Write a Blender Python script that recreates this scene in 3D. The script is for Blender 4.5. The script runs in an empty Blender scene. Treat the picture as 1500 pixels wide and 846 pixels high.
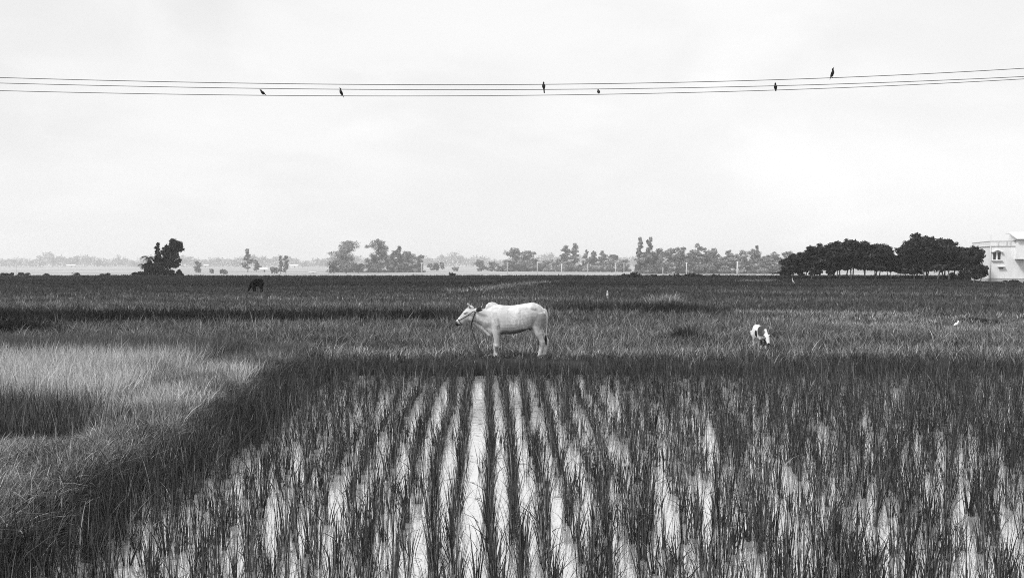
import bpy, bmesh, math, random
import numpy as np
from mathutils import Vector, Matrix

random.seed(7)
RS = np.random.RandomState(11)
scene = bpy.context.scene
col = scene.collection

# ------------------------------------------------------------------ camera
EYE = 2.35
F = 1133.0 / 1500.0
HOR = 387.0                       # horizon row of the photograph
TILT = math.atan((423.0 - HOR) / 1133.0)
cam_d = bpy.data.cameras.new('camera')
cam = bpy.data.objects.new('camera', cam_d)
col.objects.link(cam)
cam.location = (0, 0, EYE)
cam.rotation_euler = (math.radians(90) - TILT, 0, 0)
cam_d.sensor_width = 36.0
cam_d.lens = 36.0 * F
cam_d.clip_start = 0.1
cam_d.clip_end = 9000
scene.camera = cam


def dist(py, z=0.0):
    return (EYE - z) * 1133.0 / (py - HOR)


def at(px, py, d):
    return ((px - 750.0) / 1133.0 * d, d, EYE - (py - HOR) / 1133.0 * d)


def X(px, d):
    return (px - 750.0) / 1133.0 * d


# ------------------------------------------------------------------ props
def tag(o, label=None, cat=None, group=None, kind=None):
    if label: o['label'] = label
    if cat: o['category'] = cat
    if group: o['group'] = group
    if kind: o['kind'] = kind
    return o


def empty(name, loc, rz=0.0):
    o = bpy.data.objects.new(name, None)
    o.empty_display_size = 0.3
    col.objects.link(o)
    o.location = loc
    o.rotation_euler = (0, 0, rz)
    return o


def link_mesh(name, me, mat=None, parent=None):
    o = bpy.data.objects.new(name, me)
    col.objects.link(o)
    if mat is not None and not me.materials:
        me.materials.append(mat)
    if parent is not None:
        o.parent = parent
    return o


def np_mesh(name, V, faces_list, tone=None, smooth=False):
    """V: (n,3); faces_list: list of (m,k) integer arrays."""
    me = bpy.data.meshes.new(name)
    V = np.asarray(V, dtype=np.float32)
    me.vertices.add(len(V))
    me.vertices.foreach_set('co', V.ravel())
    loops = np.concatenate([f.ravel() for f in faces_list]).astype(np.int32)
    tot = np.concatenate([np.full(len(f), f.shape[1], dtype=np.int32) for f in faces_list])
    start = np.concatenate([[0], np.cumsum(tot)[:-1]]).astype(np.int32)
    me.loops.add(len(loops))
    me.loops.foreach_set('vertex_index', loops)
    me.polygons.add(len(tot))
    me.polygons.foreach_set('loop_start', start)
    me.polygons.foreach_set('loop_total', tot)
    if smooth:
        me.polygons.foreach_set('use_smooth', np.ones(len(tot), dtype=bool))
    if tone is not None:
        a = me.attributes.new('tone', 'FLOAT', 'POINT')
        a.data.foreach_set('value', np.asarray(tone, dtype=np.float32))
    me.update(calc_edges=True)
    me.validate()
    return me


# ------------------------------------------------------------------ materials
def new_mat(name):
    m = bpy.data.materials.new(name)
    m.use_nodes = True
    nt = m.node_tree
    b = nt.nodes['Principled BSDF']
    return m, nt, b


def N(nt, typ, **kw):
    n = nt.nodes.new(typ)
    for k, v in kw.items():
        setattr(n, k, v)
    return n


def math_node(nt, op, a, b=None, clamp=False):
    n = N(nt, 'ShaderNodeMath', operation=op)
    n.use_clamp = clamp
    for i, v in enumerate((a, b)):
        if v is None: continue
        if isinstance(v, (int, float)):
            n.inputs[i].default_value = v
        else:
            nt.links.new(v, n.inputs[i])
    return n.outputs[0]


def noise(nt, vec, scale, detail=4.0, rough=0.55, dist_=0.0):
    n = N(nt, 'ShaderNodeTexNoise')
    n.inputs['Scale'].default_value = scale
    n.inputs['Detail'].default_value = detail
    n.inputs['Roughness'].default_value = rough
    n.inputs['Distortion'].default_value = dist_
    if vec is not None:
        nt.links.new(vec, n.inputs['Vector'])
    return n.outputs[0]


def maprange(nt, v, a, b, c, d, smooth=True):
    n = N(nt, 'ShaderNodeMapRange')
    if smooth: n.interpolation_type = 'SMOOTHSTEP'
    nt.links.new(v, n.inputs[0])
    for i, x in enumerate((a, b, c, d)):
        n.inputs[i + 1].default_value = x
    return n.outputs[0]


def scaled(nt, vec, s):
    n = N(nt, 'ShaderNodeMapping')
    n.inputs['Scale'].default_value = s
    nt.links.new(vec, n.inputs['Vector'])
    return n.outputs[0]


def gray(nt, v):
    n = N(nt, 'ShaderNodeCombineColor')
    for i in range(3):
        nt.links.new(v, n.inputs[i])
    return n.outputs[0]


def mixf(nt, f, a, b):
    """float mix a->b by f"""
    n = N(nt, 'ShaderNodeMix')
    n.data_type = 'FLOAT'
    for i, v in ((0, f), (2, a), (3, b)):
        if isinstance(v, (int, float)):
            n.inputs[i].default_value = v
        else:
            nt.links.new(v, n.inputs[i])
    return n.outputs[0]


def leaf_mat(name, rough=0.55, spec=0.3, var=0.0, transl=0.15):
    """colour = the blade's own tone (attribute), a little translucent"""
    m, nt, b = new_mat(name)
    a = N(nt, 'ShaderNodeAttribute', attribute_name='tone')
    c = gray(nt, a.outputs['Fac'])
    nt.links.new(c, b.inputs['Base Color'])
    b.inputs['Roughness'].default_value = rough
    b.inputs['Specular IOR Level'].default_value = spec
    if transl > 0:
        t = N(nt, 'ShaderNodeBsdfTranslucent')
        nt.links.new(c, t.inputs['Color'])
        mx = N(nt, 'ShaderNodeMixShader')
        mx.inputs[0].default_value = transl
        nt.links.new(b.outputs[0], mx.inputs[1])
        nt.links.new(t.outputs[0], mx.inputs[2])
        out = nt.nodes['Material Output']
        nt.links.new(mx.outputs[0], out.inputs['Surface'])
    return m


def plain_mat(name, val, rough=0.7, spec=0.3, nscale=6.0, namp=0.25, metal=0.0):
    m, nt, b = new_mat(name)
    tc = N(nt, 'ShaderNodeTexCoord')
    f = noise(nt, tc.outputs['Object'], nscale)
    v = maprange(nt, f, 0.25, 0.75, val * (1 - namp), val * (1 + namp))
    nt.links.new(gray(nt, v), b.inputs['Base Color'])
    b.inputs['Roughness'].default_value = rough
    b.inputs['Specular IOR Level'].default_value = spec
    b.inputs['Metallic'].default_value = metal
    return m


M_BLADE = leaf_mat('grass_blade', 0.65, 0.05, transl=0.08)
M_RICE = leaf_mat('rice_blade', 0.45, 0.14, transl=0.06)
M_LEAF = leaf_mat('tree_leaf', 0.6, 0.05, transl=0.08)
M_BARK = plain_mat('bark', 0.10, 0.9, 0.1, 3.0, 0.35)
M_BARK_PALE = plain_mat('pale_bark', 0.32, 0.9, 0.1, 3.0, 0.3)

# ------------------------------------------------------------------ terrain
BUND_X = -5.25                      # earth bank left of the flooded paddy
FAR_BANK = 18.1                     # bank at the paddy's far end
EDGE = 152.0                        # where the dark plateau of fields ends
LOW = -3.5                          # level of the plain beyond


def sstep(a, b, x):
    t = np.clip((x - a) / (b - a), 0, 1)
    return t * t * (3 - 2 * t)


def wob(x, y, s, seed=0.0):
    return (np.sin(x * s + seed) * np.cos(y * s * 0.83 + 1.7 * seed) + 0.6 * np.sin(x * s * 2.3 + y * s * 1.9 + seed * 3)
            + 0.4 * np.cos(x * s * 4.7 - y * s * 3.1 + seed)) / 2.0


def bund_x(y):
    return BUND_X + 0.17 + 0.08 * np.sin(y * 0.7) + 0.05 * np.sin(y * 1.9 + 1) - 0.065 * (y - 10)


def far_bank(x):
    return FAR_BANK + 0.12 * np.sin(x * 0.8) + 0.08 * np.sin(x * 2.1 + 1)


def height(x, y):
    x = np.asarray(x, float); y = np.asarray(y, float)
    z = 0.035 * wob(x, y, 0.6) * sstep(14, 24, y) + 0.015 * wob(x, y, 2.2, 2.0)
    # flooded paddy basin
    ins = sstep(0.35, 0.95, x - bund_x(y)) * sstep(0.0, 0.55, far_bank(x) - y)
    z = z * (1 - ins) + ins * (-0.30 + 0.02 * wob(x, y, 3.0))
    # left plot, sunk a little, with wet ground
    lp = sstep(0.4, 0.9, bund_x(y) - x) * sstep(9.5, 10.0, y) * (1 - sstep(11.8, 12.3, y))
    z = z - 0.17 * lp
    # bank crest
    z = z + 0.10 * np.exp(-((x - bund_x(y)) / 0.45) ** 2) * (1 - sstep(18.5, 20, y))
    z = z + 0.06 * np.exp(-((y - far_bank(x) - 0.5) / 0.4) ** 2) * sstep(-5.5, -4.8, x)
    # mound under the tree clump
    z = z + 0.25 * np.exp(-(((x + 71) / 7.0) ** 2 + ((y - 152) / 3.5) ** 2))
    # step down to the pale plain
    e = EDGE + 2.0 * np.sin(x * 0.03) + 1.0 * np.sin(x * 0.11 + 2)
    z = z + (LOW) * sstep(0, 9, y - e - 3) 
    # low bank at the end of the dark fields
    z = z + 0.10 * np.exp(-((y - e) / 1.2) ** 2)
    return z


ys = [-25, -12, -4, 0, 2, 3]
y = 3.4
while y < 21:
    ys.append(y); y += 0.13
while y < 60:
    ys.append(y); y += y * 0.02
while y < 145:
    ys.append(y); y += 1.6
while y < 172:
    ys.append(y); y += 0.9
while y < 6000:
    ys.append(y); y *= 1.045
ys = np.array(ys)
ncol = 220
u = np.linspace(-1, 1, ncol)
u = np.sign(u) * np.abs(u) ** 1.25
hw = np.clip(ys, 0, None) * 1.05 + 16
GX = u[None, :] * hw[:, None]
GY = np.repeat(ys[:, None], ncol, 1)
GZ = height(GX, GY)
V = np.stack([GX, GY, GZ], -1).reshape(-1, 3)
idx = np.arange(len(ys) * ncol).reshape(len(ys), ncol)
Fq = np.stack([idx[:-1, :-1], idx[:-1, 1:], idx[1:, 1:], idx[1:, :-1]], -1).reshape(-1, 4)
gme = np_mesh('ground', V, [Fq], smooth=True)
m, nt, b = new_mat('field_ground')
geo = N(nt, 'ShaderNodeNewGeometry')
pos = geo.outputs['Position']
sep = N(nt, 'ShaderNodeSeparateXYZ'); nt.links.new(pos, sep.inputs[0])
soil = maprange(nt, noise(nt, pos, 1.3, 6), 0.3, 0.7, 0.022, 0.05)
# striped low crops of the pale plain: fields are long and narrow, seen edge on
plain_v = scaled(nt, pos, (0.004, 0.03, 0.0))
stripes = noise(nt, plain_v, 1.0, 5, 0.6)
pale = maprange(nt, stripes, 0.3, 0.7, 0.20, 0.52)
beyond = maprange(nt, sep.outputs[1], EDGE + 3, EDGE + 14, 0, 1)
wet_shade = maprange(nt, sep.outputs[2], -0.17, 0.03, 0, 1)
soil = mixf(nt, wet_shade, 0.012, soil)  # wet mud near the waterline, with the bank face's shade painted in
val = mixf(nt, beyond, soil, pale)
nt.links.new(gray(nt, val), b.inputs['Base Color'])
b.inputs['Roughness'].default_value = 0.95
b.inputs['Specular IOR Level'].default_value = 0.1
bmp = N(nt, 'ShaderNodeBump'); bmp.inputs['Strength'].default_value = 0.6; bmp.inputs['Distance'].default_value = 0.05
nt.links.new(noise(nt, pos, 9.0, 6), bmp.inputs['Height'])
nt.links.new(bmp.outputs[0], b.inputs['Normal'])
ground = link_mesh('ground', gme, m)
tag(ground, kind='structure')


# ------------------------------------------------------------------ water
def water_mat(name, milky):
    m, nt, b = new_mat(name)
    geo = N(nt, 'ShaderNodeNewGeometry')
    pos = geo.outputs['Position']
    silt = maprange(nt, noise(nt, scaled(nt, pos, (1.2, 0.5, 1)), 1.4, 4), 0.3, 0.7, milky * 0.85, milky * 1.1)
    nt.links.new(gray(nt, silt), b.inputs['Base Color'])
    b.inputs['Roughness'].default_value = 0.35
    b.inputs['Specular IOR Level'].default_value = 0.4
    gl = N(nt, 'ShaderNodeBsdfGlossy')
    gl.inputs['Color'].default_value = (0.98, 0.98, 0.98, 1)
    gl.inputs['Roughness'].default_value = 0.04
    bmp = N(nt, 'ShaderNodeBump'); bmp.inputs['Strength'].default_value = 0.14; bmp.inputs['Distance'].default_value = 0.02
    h = noise(nt, scaled(nt, pos, (1.0, 2.2, 1)), 3.2, 4, 0.6, 0.8)
    nt.links.new(h, bmp.inputs['Height'])
    nt.links.new(bmp.outputs[0], gl.inputs['Normal'])
    mx = N(nt, 'ShaderNodeMixShader'); mx.inputs[0].default_value = 0.72
    nt.links.new(b.outputs[0], mx.inputs[1]); nt.links.new(gl.outputs[0], mx.inputs[2])
    nt.links.new(mx.outputs[0], nt.nodes['Material Output'].inputs['Surface'])
    return m


def sheet(name, x0, x1, y0, y1, z, mat):
    V = [(x0, y0, z), (x1, y0, z), (x1, y1, z), (x0, y1, z)]
    return link_mesh(name, np_mesh(name, V, [np.array([[0, 1, 2, 3]])]), mat)


WZ = -0.20
tag(sheet('paddy_water', -5.6, 19.0, 2.0, FAR_BANK + 0.2, WZ, water_mat('paddy_water', 0.76)), kind='structure')
tag(sheet('plot_water', -17.0, -5.6, 9.6, 12.2, -0.12, water_mat('plot_water', 0.12)), kind='structure')


# ------------------------------------------------------------------ blades
def blades(P, H, W, az, lean, droop, face, tone, levels=4, tip=1.35):
    """all arrays of length n -> V, faces, tone"""
    n = len(P)
    ts = np.linspace(0, 1, levels)
    out = []
    sv = np.stack([np.cos(face), np.sin(face), np.zeros(n)], -1)
    dv = np.stack([np.cos(az), np.sin(az), np.zeros(n)], -1)
    Vs = []
    T = []
    for i, t in enumerate(ts):
        off = (lean * t + droop * t ** 2.2) * H
        zz = H * (t - 0.55 * np.minimum(droop, 0.9) * t ** 2.6 - 0.3 * lean ** 2 * t)
        c = P + dv * off[:, None]
        c[:, 2] += zz
        w = W * (1 - t ** 1.6) if i < levels - 1 else np.zeros(n)
        if i < levels - 1:
            Vs += [c - sv * w[:, None] * 0.5, c + sv * w[:, None] * 0.5]
            k = tone
            T += [k, k]
        else:
            Vs.append(c); T.append(tone)
    Vv = np.stack(Vs, 1)              # n, k, 3
    Tt = np.stack(T, 1)
    k = Vv.shape[1]
    base = (np.arange(n) * k)[:, None]
    quads = []
    for i in range(levels - 2):
        quads.append(base + np.array([[2 * i, 2 * i + 1, 2 * i + 3, 2 * i + 2]]))
    tri = base + np.array([[2 * (levels - 2), 2 * (levels - 2) + 1, 2 * (levels - 1)]])
    fl = [np.concatenate(quads), tri] if quads else [tri]
    return Vv.reshape(-1, 3), fl, Tt.ravel()


def join(parts):
    Vs, fq, ft, T = [], [], [], []
    o = 0
    for V, fl, t in parts:
        Vs.append(V); T.append(t)
        for f in fl:
            (fq if f.shape[1] == 4 else ft).append(f + o)
        o += len(V)
    fl = []
    if fq: fl.append(np.concatenate(fq))
    if ft: fl.append(np.concatenate(ft))
    return np.concatenate(Vs), fl, np.concatenate(T)


def blade_object(name, parts, mat, label, cat='grass'):
    V, fl, T = join(parts)
    o = link_mesh(name, np_mesh(name, V, fl, T), mat)
    return tag(o, label, cat, kind='stuff')


def tuft_blades(P, nb, H, Hs, W, spread, lean, droop, tone, tvar, levels=4, tip=1.35):
    """nb blades round each root point; H may be an array per point"""
    n = len(P)
    Q = np.repeat(P, nb, 0)
    Hh = np.repeat(np.broadcast_to(H, (n,)), nb) * (1 + Hs * RS.randn(n * nb)).clip(0.35, 1.6)
    a = RS.rand(n * nb) * 2 * np.pi
    r = spread * np.sqrt(RS.rand(n * nb))
    Q = Q + np.stack([np.cos(a) * r, np.sin(a) * r, np.zeros(n * nb)], -1)
    az = a + RS.randn(n * nb) * 0.7
    tn = np.repeat(np.broadcast_to(tone, (n,)), nb) * np.exp(tvar * RS.randn(n * nb))
    tn = tn.clip(0.006, 0.7)
    return blades(Q, Hh, W * (0.7 + 0.6 * RS.rand(n * nb)), az,
                  np.abs(lean * RS.randn(n * nb)), np.abs(droop * RS.randn(n * nb)),
                  RS.rand(n * nb) * np.pi, tn, levels, tip)


# --- transplanted rice of the flooded paddy: hand-set rows that fan out slightly
def row_gap(y): return np.interp(y, [4, 5, 6, 8.4, 13.4, 18], [.235, .236, .24, .30, .34, .36])
def row_mid(y): return np.interp(y, [4, 6.15, 7.5, 14.5, 18], [-.21, -.277, -.386, -.64, -.74])


pts = []; dens = []
for k in range(-26, 44):
    y = 3.9 + random.random() * 0.2
    ph = random.random() * 6
    amp = 0.018 + 0.006 * min(abs(k), 8)
    while y < 18.05:
        x = row_mid(y) + (k + 0.5) * row_gap(y)
        
        j = 0.016 + 0.0065 * min(abs(k), 9)
        xx = x + amp * math.sin(y * 0.9 + ph) + random.gauss(0, j)
        yy = y + random.gauss(0, 0.04)
        step = 0.145 if y > 9 else 0.155
        if abs(k) > 9: step *= 0.95
        y += step * random.uniform(0.75, 1.3)
        if random.random() < 0.05: continue
        if xx < bund_x(yy) + 0.55 or yy > far_bank(xx) - 0.25: continue
        if -1.3 < xx < 2.1 and yy > far_bank(xx) - 0.75 and random.random() < .35: continue
        if k in (-1, 0): xx += (0.035 if k == 0 else -0.035) * row_gap(yy) / .3
        if abs(xx) > 0.76 * yy + 1.2: continue
        pts.append((xx, yy, -0.30))
        if random.random() < (.06 if abs(k) < 3 else .17):
            pts.append((xx + random.uniform(.3, .7) * row_gap(yy), yy + random.uniform(-.08, .08), -0.30))
P = np.array(pts)
# nobody planted evenly: low frequency vigour
vig = 1 + 0.16 * wob(P[:, 0], P[:, 1], 0.55, 4.0) + 0.12 * RS.randn(len(P))
Hh = np.clip(0.455 * vig, 0.31, 0.66)
tone = 0.040 * np.exp(0.3 * wob(P[:, 0], P[:, 1], 0.8, 9.0) + 0.12 * RS.randn(len(P)))
parts = [tuft_blades(P, 12, Hh, 0.26, 0.0105, 0.029, 0.075, 0.14, tone, 0.85, 5)]
# bent and dead leaves
sel = RS.rand(len(P)) < 0.7
parts.append(tuft_blades(P[sel], 2, Hh[sel] * 0.95, 0.2, 0.0125, 0.04, 0.22, 0.6, tone[sel] * 2.0, 0.6, 6))
# dense stand with no open water along the left bank
nb_ = 1200
yb_ = np.sqrt(RS.rand(nb_) * (17.8 ** 2 - 4.6 ** 2) + 4.6 ** 2)
xb_ = bund_x(yb_) + .55 + (0.15 + 1.0 * RS.rand(nb_) ** 1.8) * np.interp(yb_, [5, 9, 18], [.55, .75, .9])
Pb = np.column_stack([xb_, yb_, np.full(nb_, -.24)])
tb_ = .055 * np.exp(.35 * wob(xb_, yb_, 1.7, 3.0) + .25 * RS.randn(nb_))
parts.append(tuft_blades(Pb, 10, np.clip(.40 + .07 * RS.randn(nb_), .28, .65), .28, 0.0115, .05, .14, .25, tb_, .7, 5))
# ragged taller plants close the rows at the paddy's far end
xe = RS.uniform(-5, 13, 520); ye = far_bank(xe) - .2 - 1.2 * RS.rand(520) ** 2
ke = xe > bund_x(ye) + .6
Pe = np.column_stack([xe, ye, np.full(520, -.30)])[ke]
parts.append(tuft_blades(Pe, 10, np.clip(.48 + .08 * RS.randn(len(Pe)), .35, .65), .25, .012, .05, .15, .2, .036 * np.exp(.35 * RS.randn(len(Pe))), .8, 5))
# thicker, less orderly stand away from the middle rows and along the far end
extra = []
while len(extra) < 350:
    yy = random.uniform(5, 17.3); xx = random.uniform(-0.76 * yy - 1, 0.76 * yy + 1)
    if xx < bund_x(yy) + 0.5: continue
    w = min(1, max(0, (abs(xx + 0.5) - 1.0) / 4.0)) * (0.35 + 0.65 * min(1, max(0, (yy - 7) / 7)))
    w = max(w, min(1, max(0, (yy - 14.5) / 2.5)))
    if random.random() < w:
        extra.append((xx, yy, -0.30))
E = np.array(extra)
te = 0.034 * np.exp(0.25 * wob(E[:, 0], E[:, 1], 0.8, 9.0) + 0.15 * RS.randn(len(E)))
parts.append(tuft_blades(E, 9, np.full(len(E), 0.52), 0.22, 0.011, 0.045, 0.14, 0.15, te, 0.7, 4))
blade_object('paddy_rice', parts, M_RICE, 'rows of dark young rice standing in the flooded near paddy', 'rice')


# straw bits and cut leaves afloat between the rows
nfl = 1500
yy_ = np.sqrt(RS.rand(nfl)) * 13.0 + 4.6
xx_ = (RS.rand(nfl) * 2 - 1) * (0.74 * yy_ + .5)
ok_ = (xx_ > bund_x(yy_) + .9) & (yy_ < FAR_BANK - .4)
a_ = RS.rand(nfl) * np.pi; L_ = .03 + .10 * RS.rand(nfl); w_ = .003 + .004 * RS.rand(nfl)
c_ = np.stack([xx_, yy_, np.full(nfl, WZ + .004)], -1)
u_ = np.stack([np.cos(a_), np.sin(a_), np.zeros(nfl)], -1); v_ = np.stack([-np.sin(a_), np.cos(a_), np.zeros(nfl)], -1)
V_ = np.stack([c_ - u_ * L_[:, None], c_ + v_ * w_[:, None] + [0, 0, .004], c_ + u_ * L_[:, None], c_ - v_ * w_[:, None]], 1)[ok_]
q_ = (np.arange(len(V_)) * 4)[:, None]
tag(link_mesh('floating_straw', np_mesh('floating_straw', V_.reshape(-1, 3), [q_ + np.array([[0, 1, 2]]), q_ + np.array([[0, 2, 3]])], np.repeat(np.where(RS.rand(len(V_)) < .6, .04, .3), 4)), M_BLADE),
    'bits of straw and leaf floating on the paddy water', 'straw', kind='stuff')

# --- generic scatter over a region given by a mask function
def scatter(n, d0, d1, mask, xl=None, power=1.0):
    """uniform over ground area between depths d0..d1 within the view wedge"""
    out = []
    got = 0
    while got < n:
        k = int(n * 1.6) + 1000
        y = np.sqrt(RS.rand(k) * (d1 ** 2 - d0 ** 2) + d0 ** 2) if power == 1 else d0 * (d1 / d0) ** RS.rand(k)
        x = (RS.rand(k) * 2 - 1) * (0.74 * y + 2.5)
        m = mask(x, y)
        p = np.stack([x[m], y[m]], -1)
        if len(p) == 0: break
        out.append(p); got += len(p)
    p = np.concatenate(out)[:n]
    return np.column_stack([p, height(p[:, 0], p[:, 1]) - 0.01])


# left bank and its verge
def near_bank(x, y):
    return (x < bund_x(y) + 0.75 + 0.1 * np.sin(y * 3)) & (x > bund_x(y) - 1.0) & (y < 19)


p = scatter(24000, 4.5, 19, near_bank)
side = p[:, 0] - bund_x(p[:, 1])
lt = sstep(0.80, 0.25, side + 0.18 * wob(p[:, 0], p[:, 1], 2.0, 1.0))     # light crest / verge, dark slope plants
t = 0.085 * (1 - lt) + 0.29 * lt * (0.75 + 0.6 * np.clip(wob(p[:, 0], p[:, 1], 1.9, 3) + .3 * RS.randn(len(p)), -0.8, 1))
t = np.clip(t, 0.03, 0.5)
hh = np.clip((0.15 + 0.10 * (1 - lt)) * (1 + .35 * wob(p[:, 0], p[:, 1], 3.1, 2.0)) + 0.05 * RS.randn(len(p)), 0.06, 0.45)
parts = [tuft_blades(p, 6, hh, 0.3, 0.010, 0.05, 0.40, 0.5, t, 0.6, 4)]
q = p[RS.rand(len(p)) < .22]
parts.append(tuft_blades(q, 2, 0.20, 0.35, 0.015, 0.08, 0.5, 0.8, np.full(len(q), .17), 0.6, 6))
blade_object('bank_grass', parts, M_BLADE, 'mixed grass on the bank left of the flooded paddy', 'grass')

# left plots: short pale grass in front, dark rice in the wet plot, tall pale grass behind
def lp_front(x, y): return (x < bund_x(y) - 0.7) & (y < 9.9)
def lp_wet(x, y):
    x = x + .35 * np.sin(y * 5.3) + .25 * np.sin(y * 11 + x * 3); y = y + .22 * np.sin(x * 2.7) + .15 * np.sin(x * 6.1)
    return (x < bund_x(y) - 0.75 - 0.38 * np.clip(y - 10.2, 0, 9)) & (y > 9.8) & (y < 12.1)
def lp_tall(x, y): return (x < bund_x(y) + 0.4) & ((y > 12.05) | (x > bund_x(y) - 0.8 - 0.38 * np.clip(y - 10.2, 0, 9))) & (y > 10.2) & (y < 20.5)


p = scatter(9000, 7.0, 10.5, lp_front)
t = np.clip(0.31 * (1 + 0.45 * wob(p[:, 0], p[:, 1], 1.1, 6)), 0.08, 0.45)
parts = [tuft_blades(p, 6, 0.21, 0.35, 0.010, 0.06, 0.45, 0.6, t, 0.6, 4)]
p = scatter(1300, 9.8, 12.1, lp_wet)
t = np.full(len(p), 0.085) * np.exp(0.2 * RS.randn(len(p)))
parts.append(tuft_blades(p, 9, 0.62, 0.2, 0.011, 0.05, 0.12, 0.15, t, 0.7, 5))
p = scatter(12500, 10.2, 20.5, lp_tall)
lightness = sstep(-0.5, 0.4, wob(p[:, 0], p[:, 1] * 2.2, 0.5, 2.5) + 1.0 * sstep(-5.5, -9, p[:, 0]))
lightness *= sstep(18.3, 16.2, p[:, 1] + 0.5 * wob(p[:, 0], p[:, 1], 1.0))
t = 0.12 + 0.44 * lightness
parts.append(tuft_blades(p, 6, np.where(p[:, 0] > bund_x(p[:, 1]) - 1.2, .34, .55), 0.2, 0.014, 0.06, 0.2, 0.25, t, 0.45, 4))
blade_object('plot_grass', parts, M_BLADE, 'pale tall grass and dark wet rice in the small left plots', 'grass')


# middle grassland, behind the paddy
def rest_mid(x, y):
    return ~((x < bund_x(y) + 0.2) & (y < 19.5)) & (y > far_bank(x) - 0.15 + 0.55 * ((x > -1.3) & (x < 2.1)) * (np.sin(x * 9) + np.sin(x * 23) > -.7))


def tone_mid(x, y):
    """what grows where: (tone, height)"""
    n1 = wob(x, y * 1.6, 0.35, 1.0); n2 = wob(x, y * 2.0, 1.1, 5.0)
    t = 0.110 * (1 + 0.40 * n1 + 0.40 * n2)
    h = 0.25 + 0.05 * n1
    n3 = np.clip(wob(x * 1.3 + .5 * n1, y, 2.6, 7.0) + .25 * RS.randn(len(x)), -.9, 1.1)
    t = t * (1 + .42 * n3); h = h * (1 + .32 * n3)
    # bank at paddy's end: longer stems, the bank face's shade painted into their tone
    bk = sstep(1.0, 0.1, np.abs(y - far_bank(x) - 0.2))
    t = t * (1 - 0.22 * bk); h = h + 0.02 * bk
    h = h * (1 - .62 * np.exp(-((x + .25) / 1.7) ** 2 - ((y - 18.9) / 1.1) ** 2))
    # pale trodden verge right behind it
    vg = sstep(1.4, 0.2, np.abs(y - 19.9 - 0.4 * n2)) * sstep(-0.4, 0.6, n2 + 0.3)
    t = t * (1 + 1.3 * vg)
    # tall dark rice plot edge on the left, front shade painted into its tone, thinning out to the right
    yl = 29.5 + 0.07 * (x + 20) + 0.7 * n2
    dl = sstep(0.0, 0.8, y - yl) * sstep(35.5, 34.5, y) * sstep(3.0, -4.0, x)
    t = t * (1 - 0.78 * dl); h = h + 0.30 * dl
    # second rice edge with front shade painted in, right of the cow
    dr = sstep(0, 0.6, y - 36.5 - 0.3 * n2) * sstep(41, 40, y) * sstep(1.0, 2.5, x) * sstep(11.0, 8.0, x)
    t = t * (1 - 0.72 * dr); h = h + 0.28 * dr
    # pale rough patch on the far right
    rp = sstep(10.5, 14.5, x + 1.5 * n1) * sstep(25, 27, y) * sstep(36, 33, y)
    t = t * (1 + 1.1 * rp * (.75 + .6 * n2)); h = h * (1 - 0.5 * rp)
    # lighter ripe streaks further off
    st = sstep(40.5, 42.0, y) * sstep(56, 50, y) * sstep(6, -3, x)
    t = t * (1 + 0.35 * st * (0.6 + n2))
    lf = sstep(7, 1, x)
    yb = y + 0.9 * n1 + 0.02 * x
    t = t * (1 + lf * (.45 * sstep(62, 59, yb) * sstep(49.5, 51, yb) - .35 * sstep(45, 46, yb) * sstep(50, 49, yb) + .40 * sstep(35.6, 36.2, yb) * sstep(40, 39, yb)))
    t = t * (1 + .30 * sstep(22, 24, yb) * sstep(29, 27, yb) * (.4 + n2))
    # dark block of rice
    dk = sstep(48, 56, y)
    t = t * (1 - 0.40 * dk)
    dk2 = sstep(34, 38, y) * sstep(6, 9, x) * sstep(52, 44, y)
    t = t * (1 - 0.30 * dk2)
    return np.clip(t, 0.012, 0.4), np.clip(h, 0.12, 0.75)


p = scatter(20000, 17.2, 30, rest_mid)
t, h = tone_mid(p[:, 0], p[:, 1])
parts = [tuft_blades(p, 6, h, 0.3, 0.015, 0.07, 0.36, 0.45, t, 0.65, 4)]
p = scatter(22000, 30, 48, rest_mid)
t, h = tone_mid(p[:, 0], p[:, 1])
parts.append(tuft_blades(p, 5, h, 0.25, 0.026, 0.12, 0.28, 0.3, t, 0.55, 3))
p = scatter(22000, 48, 80, rest_mid)
t, h = tone_mid(p[:, 0], p[:, 1])
parts.append(tuft_blades(p, 4, h * (0.85 - 0.45 * np.exp(-((p[:, 0] + 22) / 5) ** 2) * sstep(55, 58, p[:, 1]) * sstep(70, 67, p[:, 1])), 0.2, 0.055, 0.25, 0.2, 0.2, t, 0.4, 3))
# sparse long pale stalks poking out of the meadow
p = scatter(2200, 19, 30, lambda x, y: rest_mid(x, y) & ~((np.abs(x + .3) < 1.6) & (y < 20)))
parts.append(tuft_blades(p, 3, 0.5, 0.25, 0.014, 0.06, 0.35, 0.5, 0.22, 0.3, 5, 1.3))
blade_object('meadow_grass', parts, M_BLADE, 'dark uneven meadow grass around and behind the white cow', 'grass')

# far dark fields to the end of the plateau
def edge_y(x): return EDGE + 2.0 * np.sin(x * 0.03) + 1.0 * np.sin(x * 0.11 + 2)
def farm(x, y): return y < edge_y(x) + 1.0


p = scatter(60000, 78, 155, farm)
n1 = wob(x := p[:, 0], p[:, 1] * 5, 0.05, 2.0); n2 = wob(p[:, 0], p[:, 1] * 3, 0.21, 5.0)
t = 0.042 * (1 + 0.4 * n1 + 0.3 * n2)
t *= 1 + 1.2 * sstep(edge_y(p[:, 0]) - 6, edge_y(p[:, 0]) - 1, p[:, 1]) * (p[:, 0] < 0) * 0.5
parts = [tuft_blades(p, 3, 0.24, 0.2, 0.13, 0.4, 0.2, 0.2, np.clip(t, 0.012, 0.2), 0.35, 3)]
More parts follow.
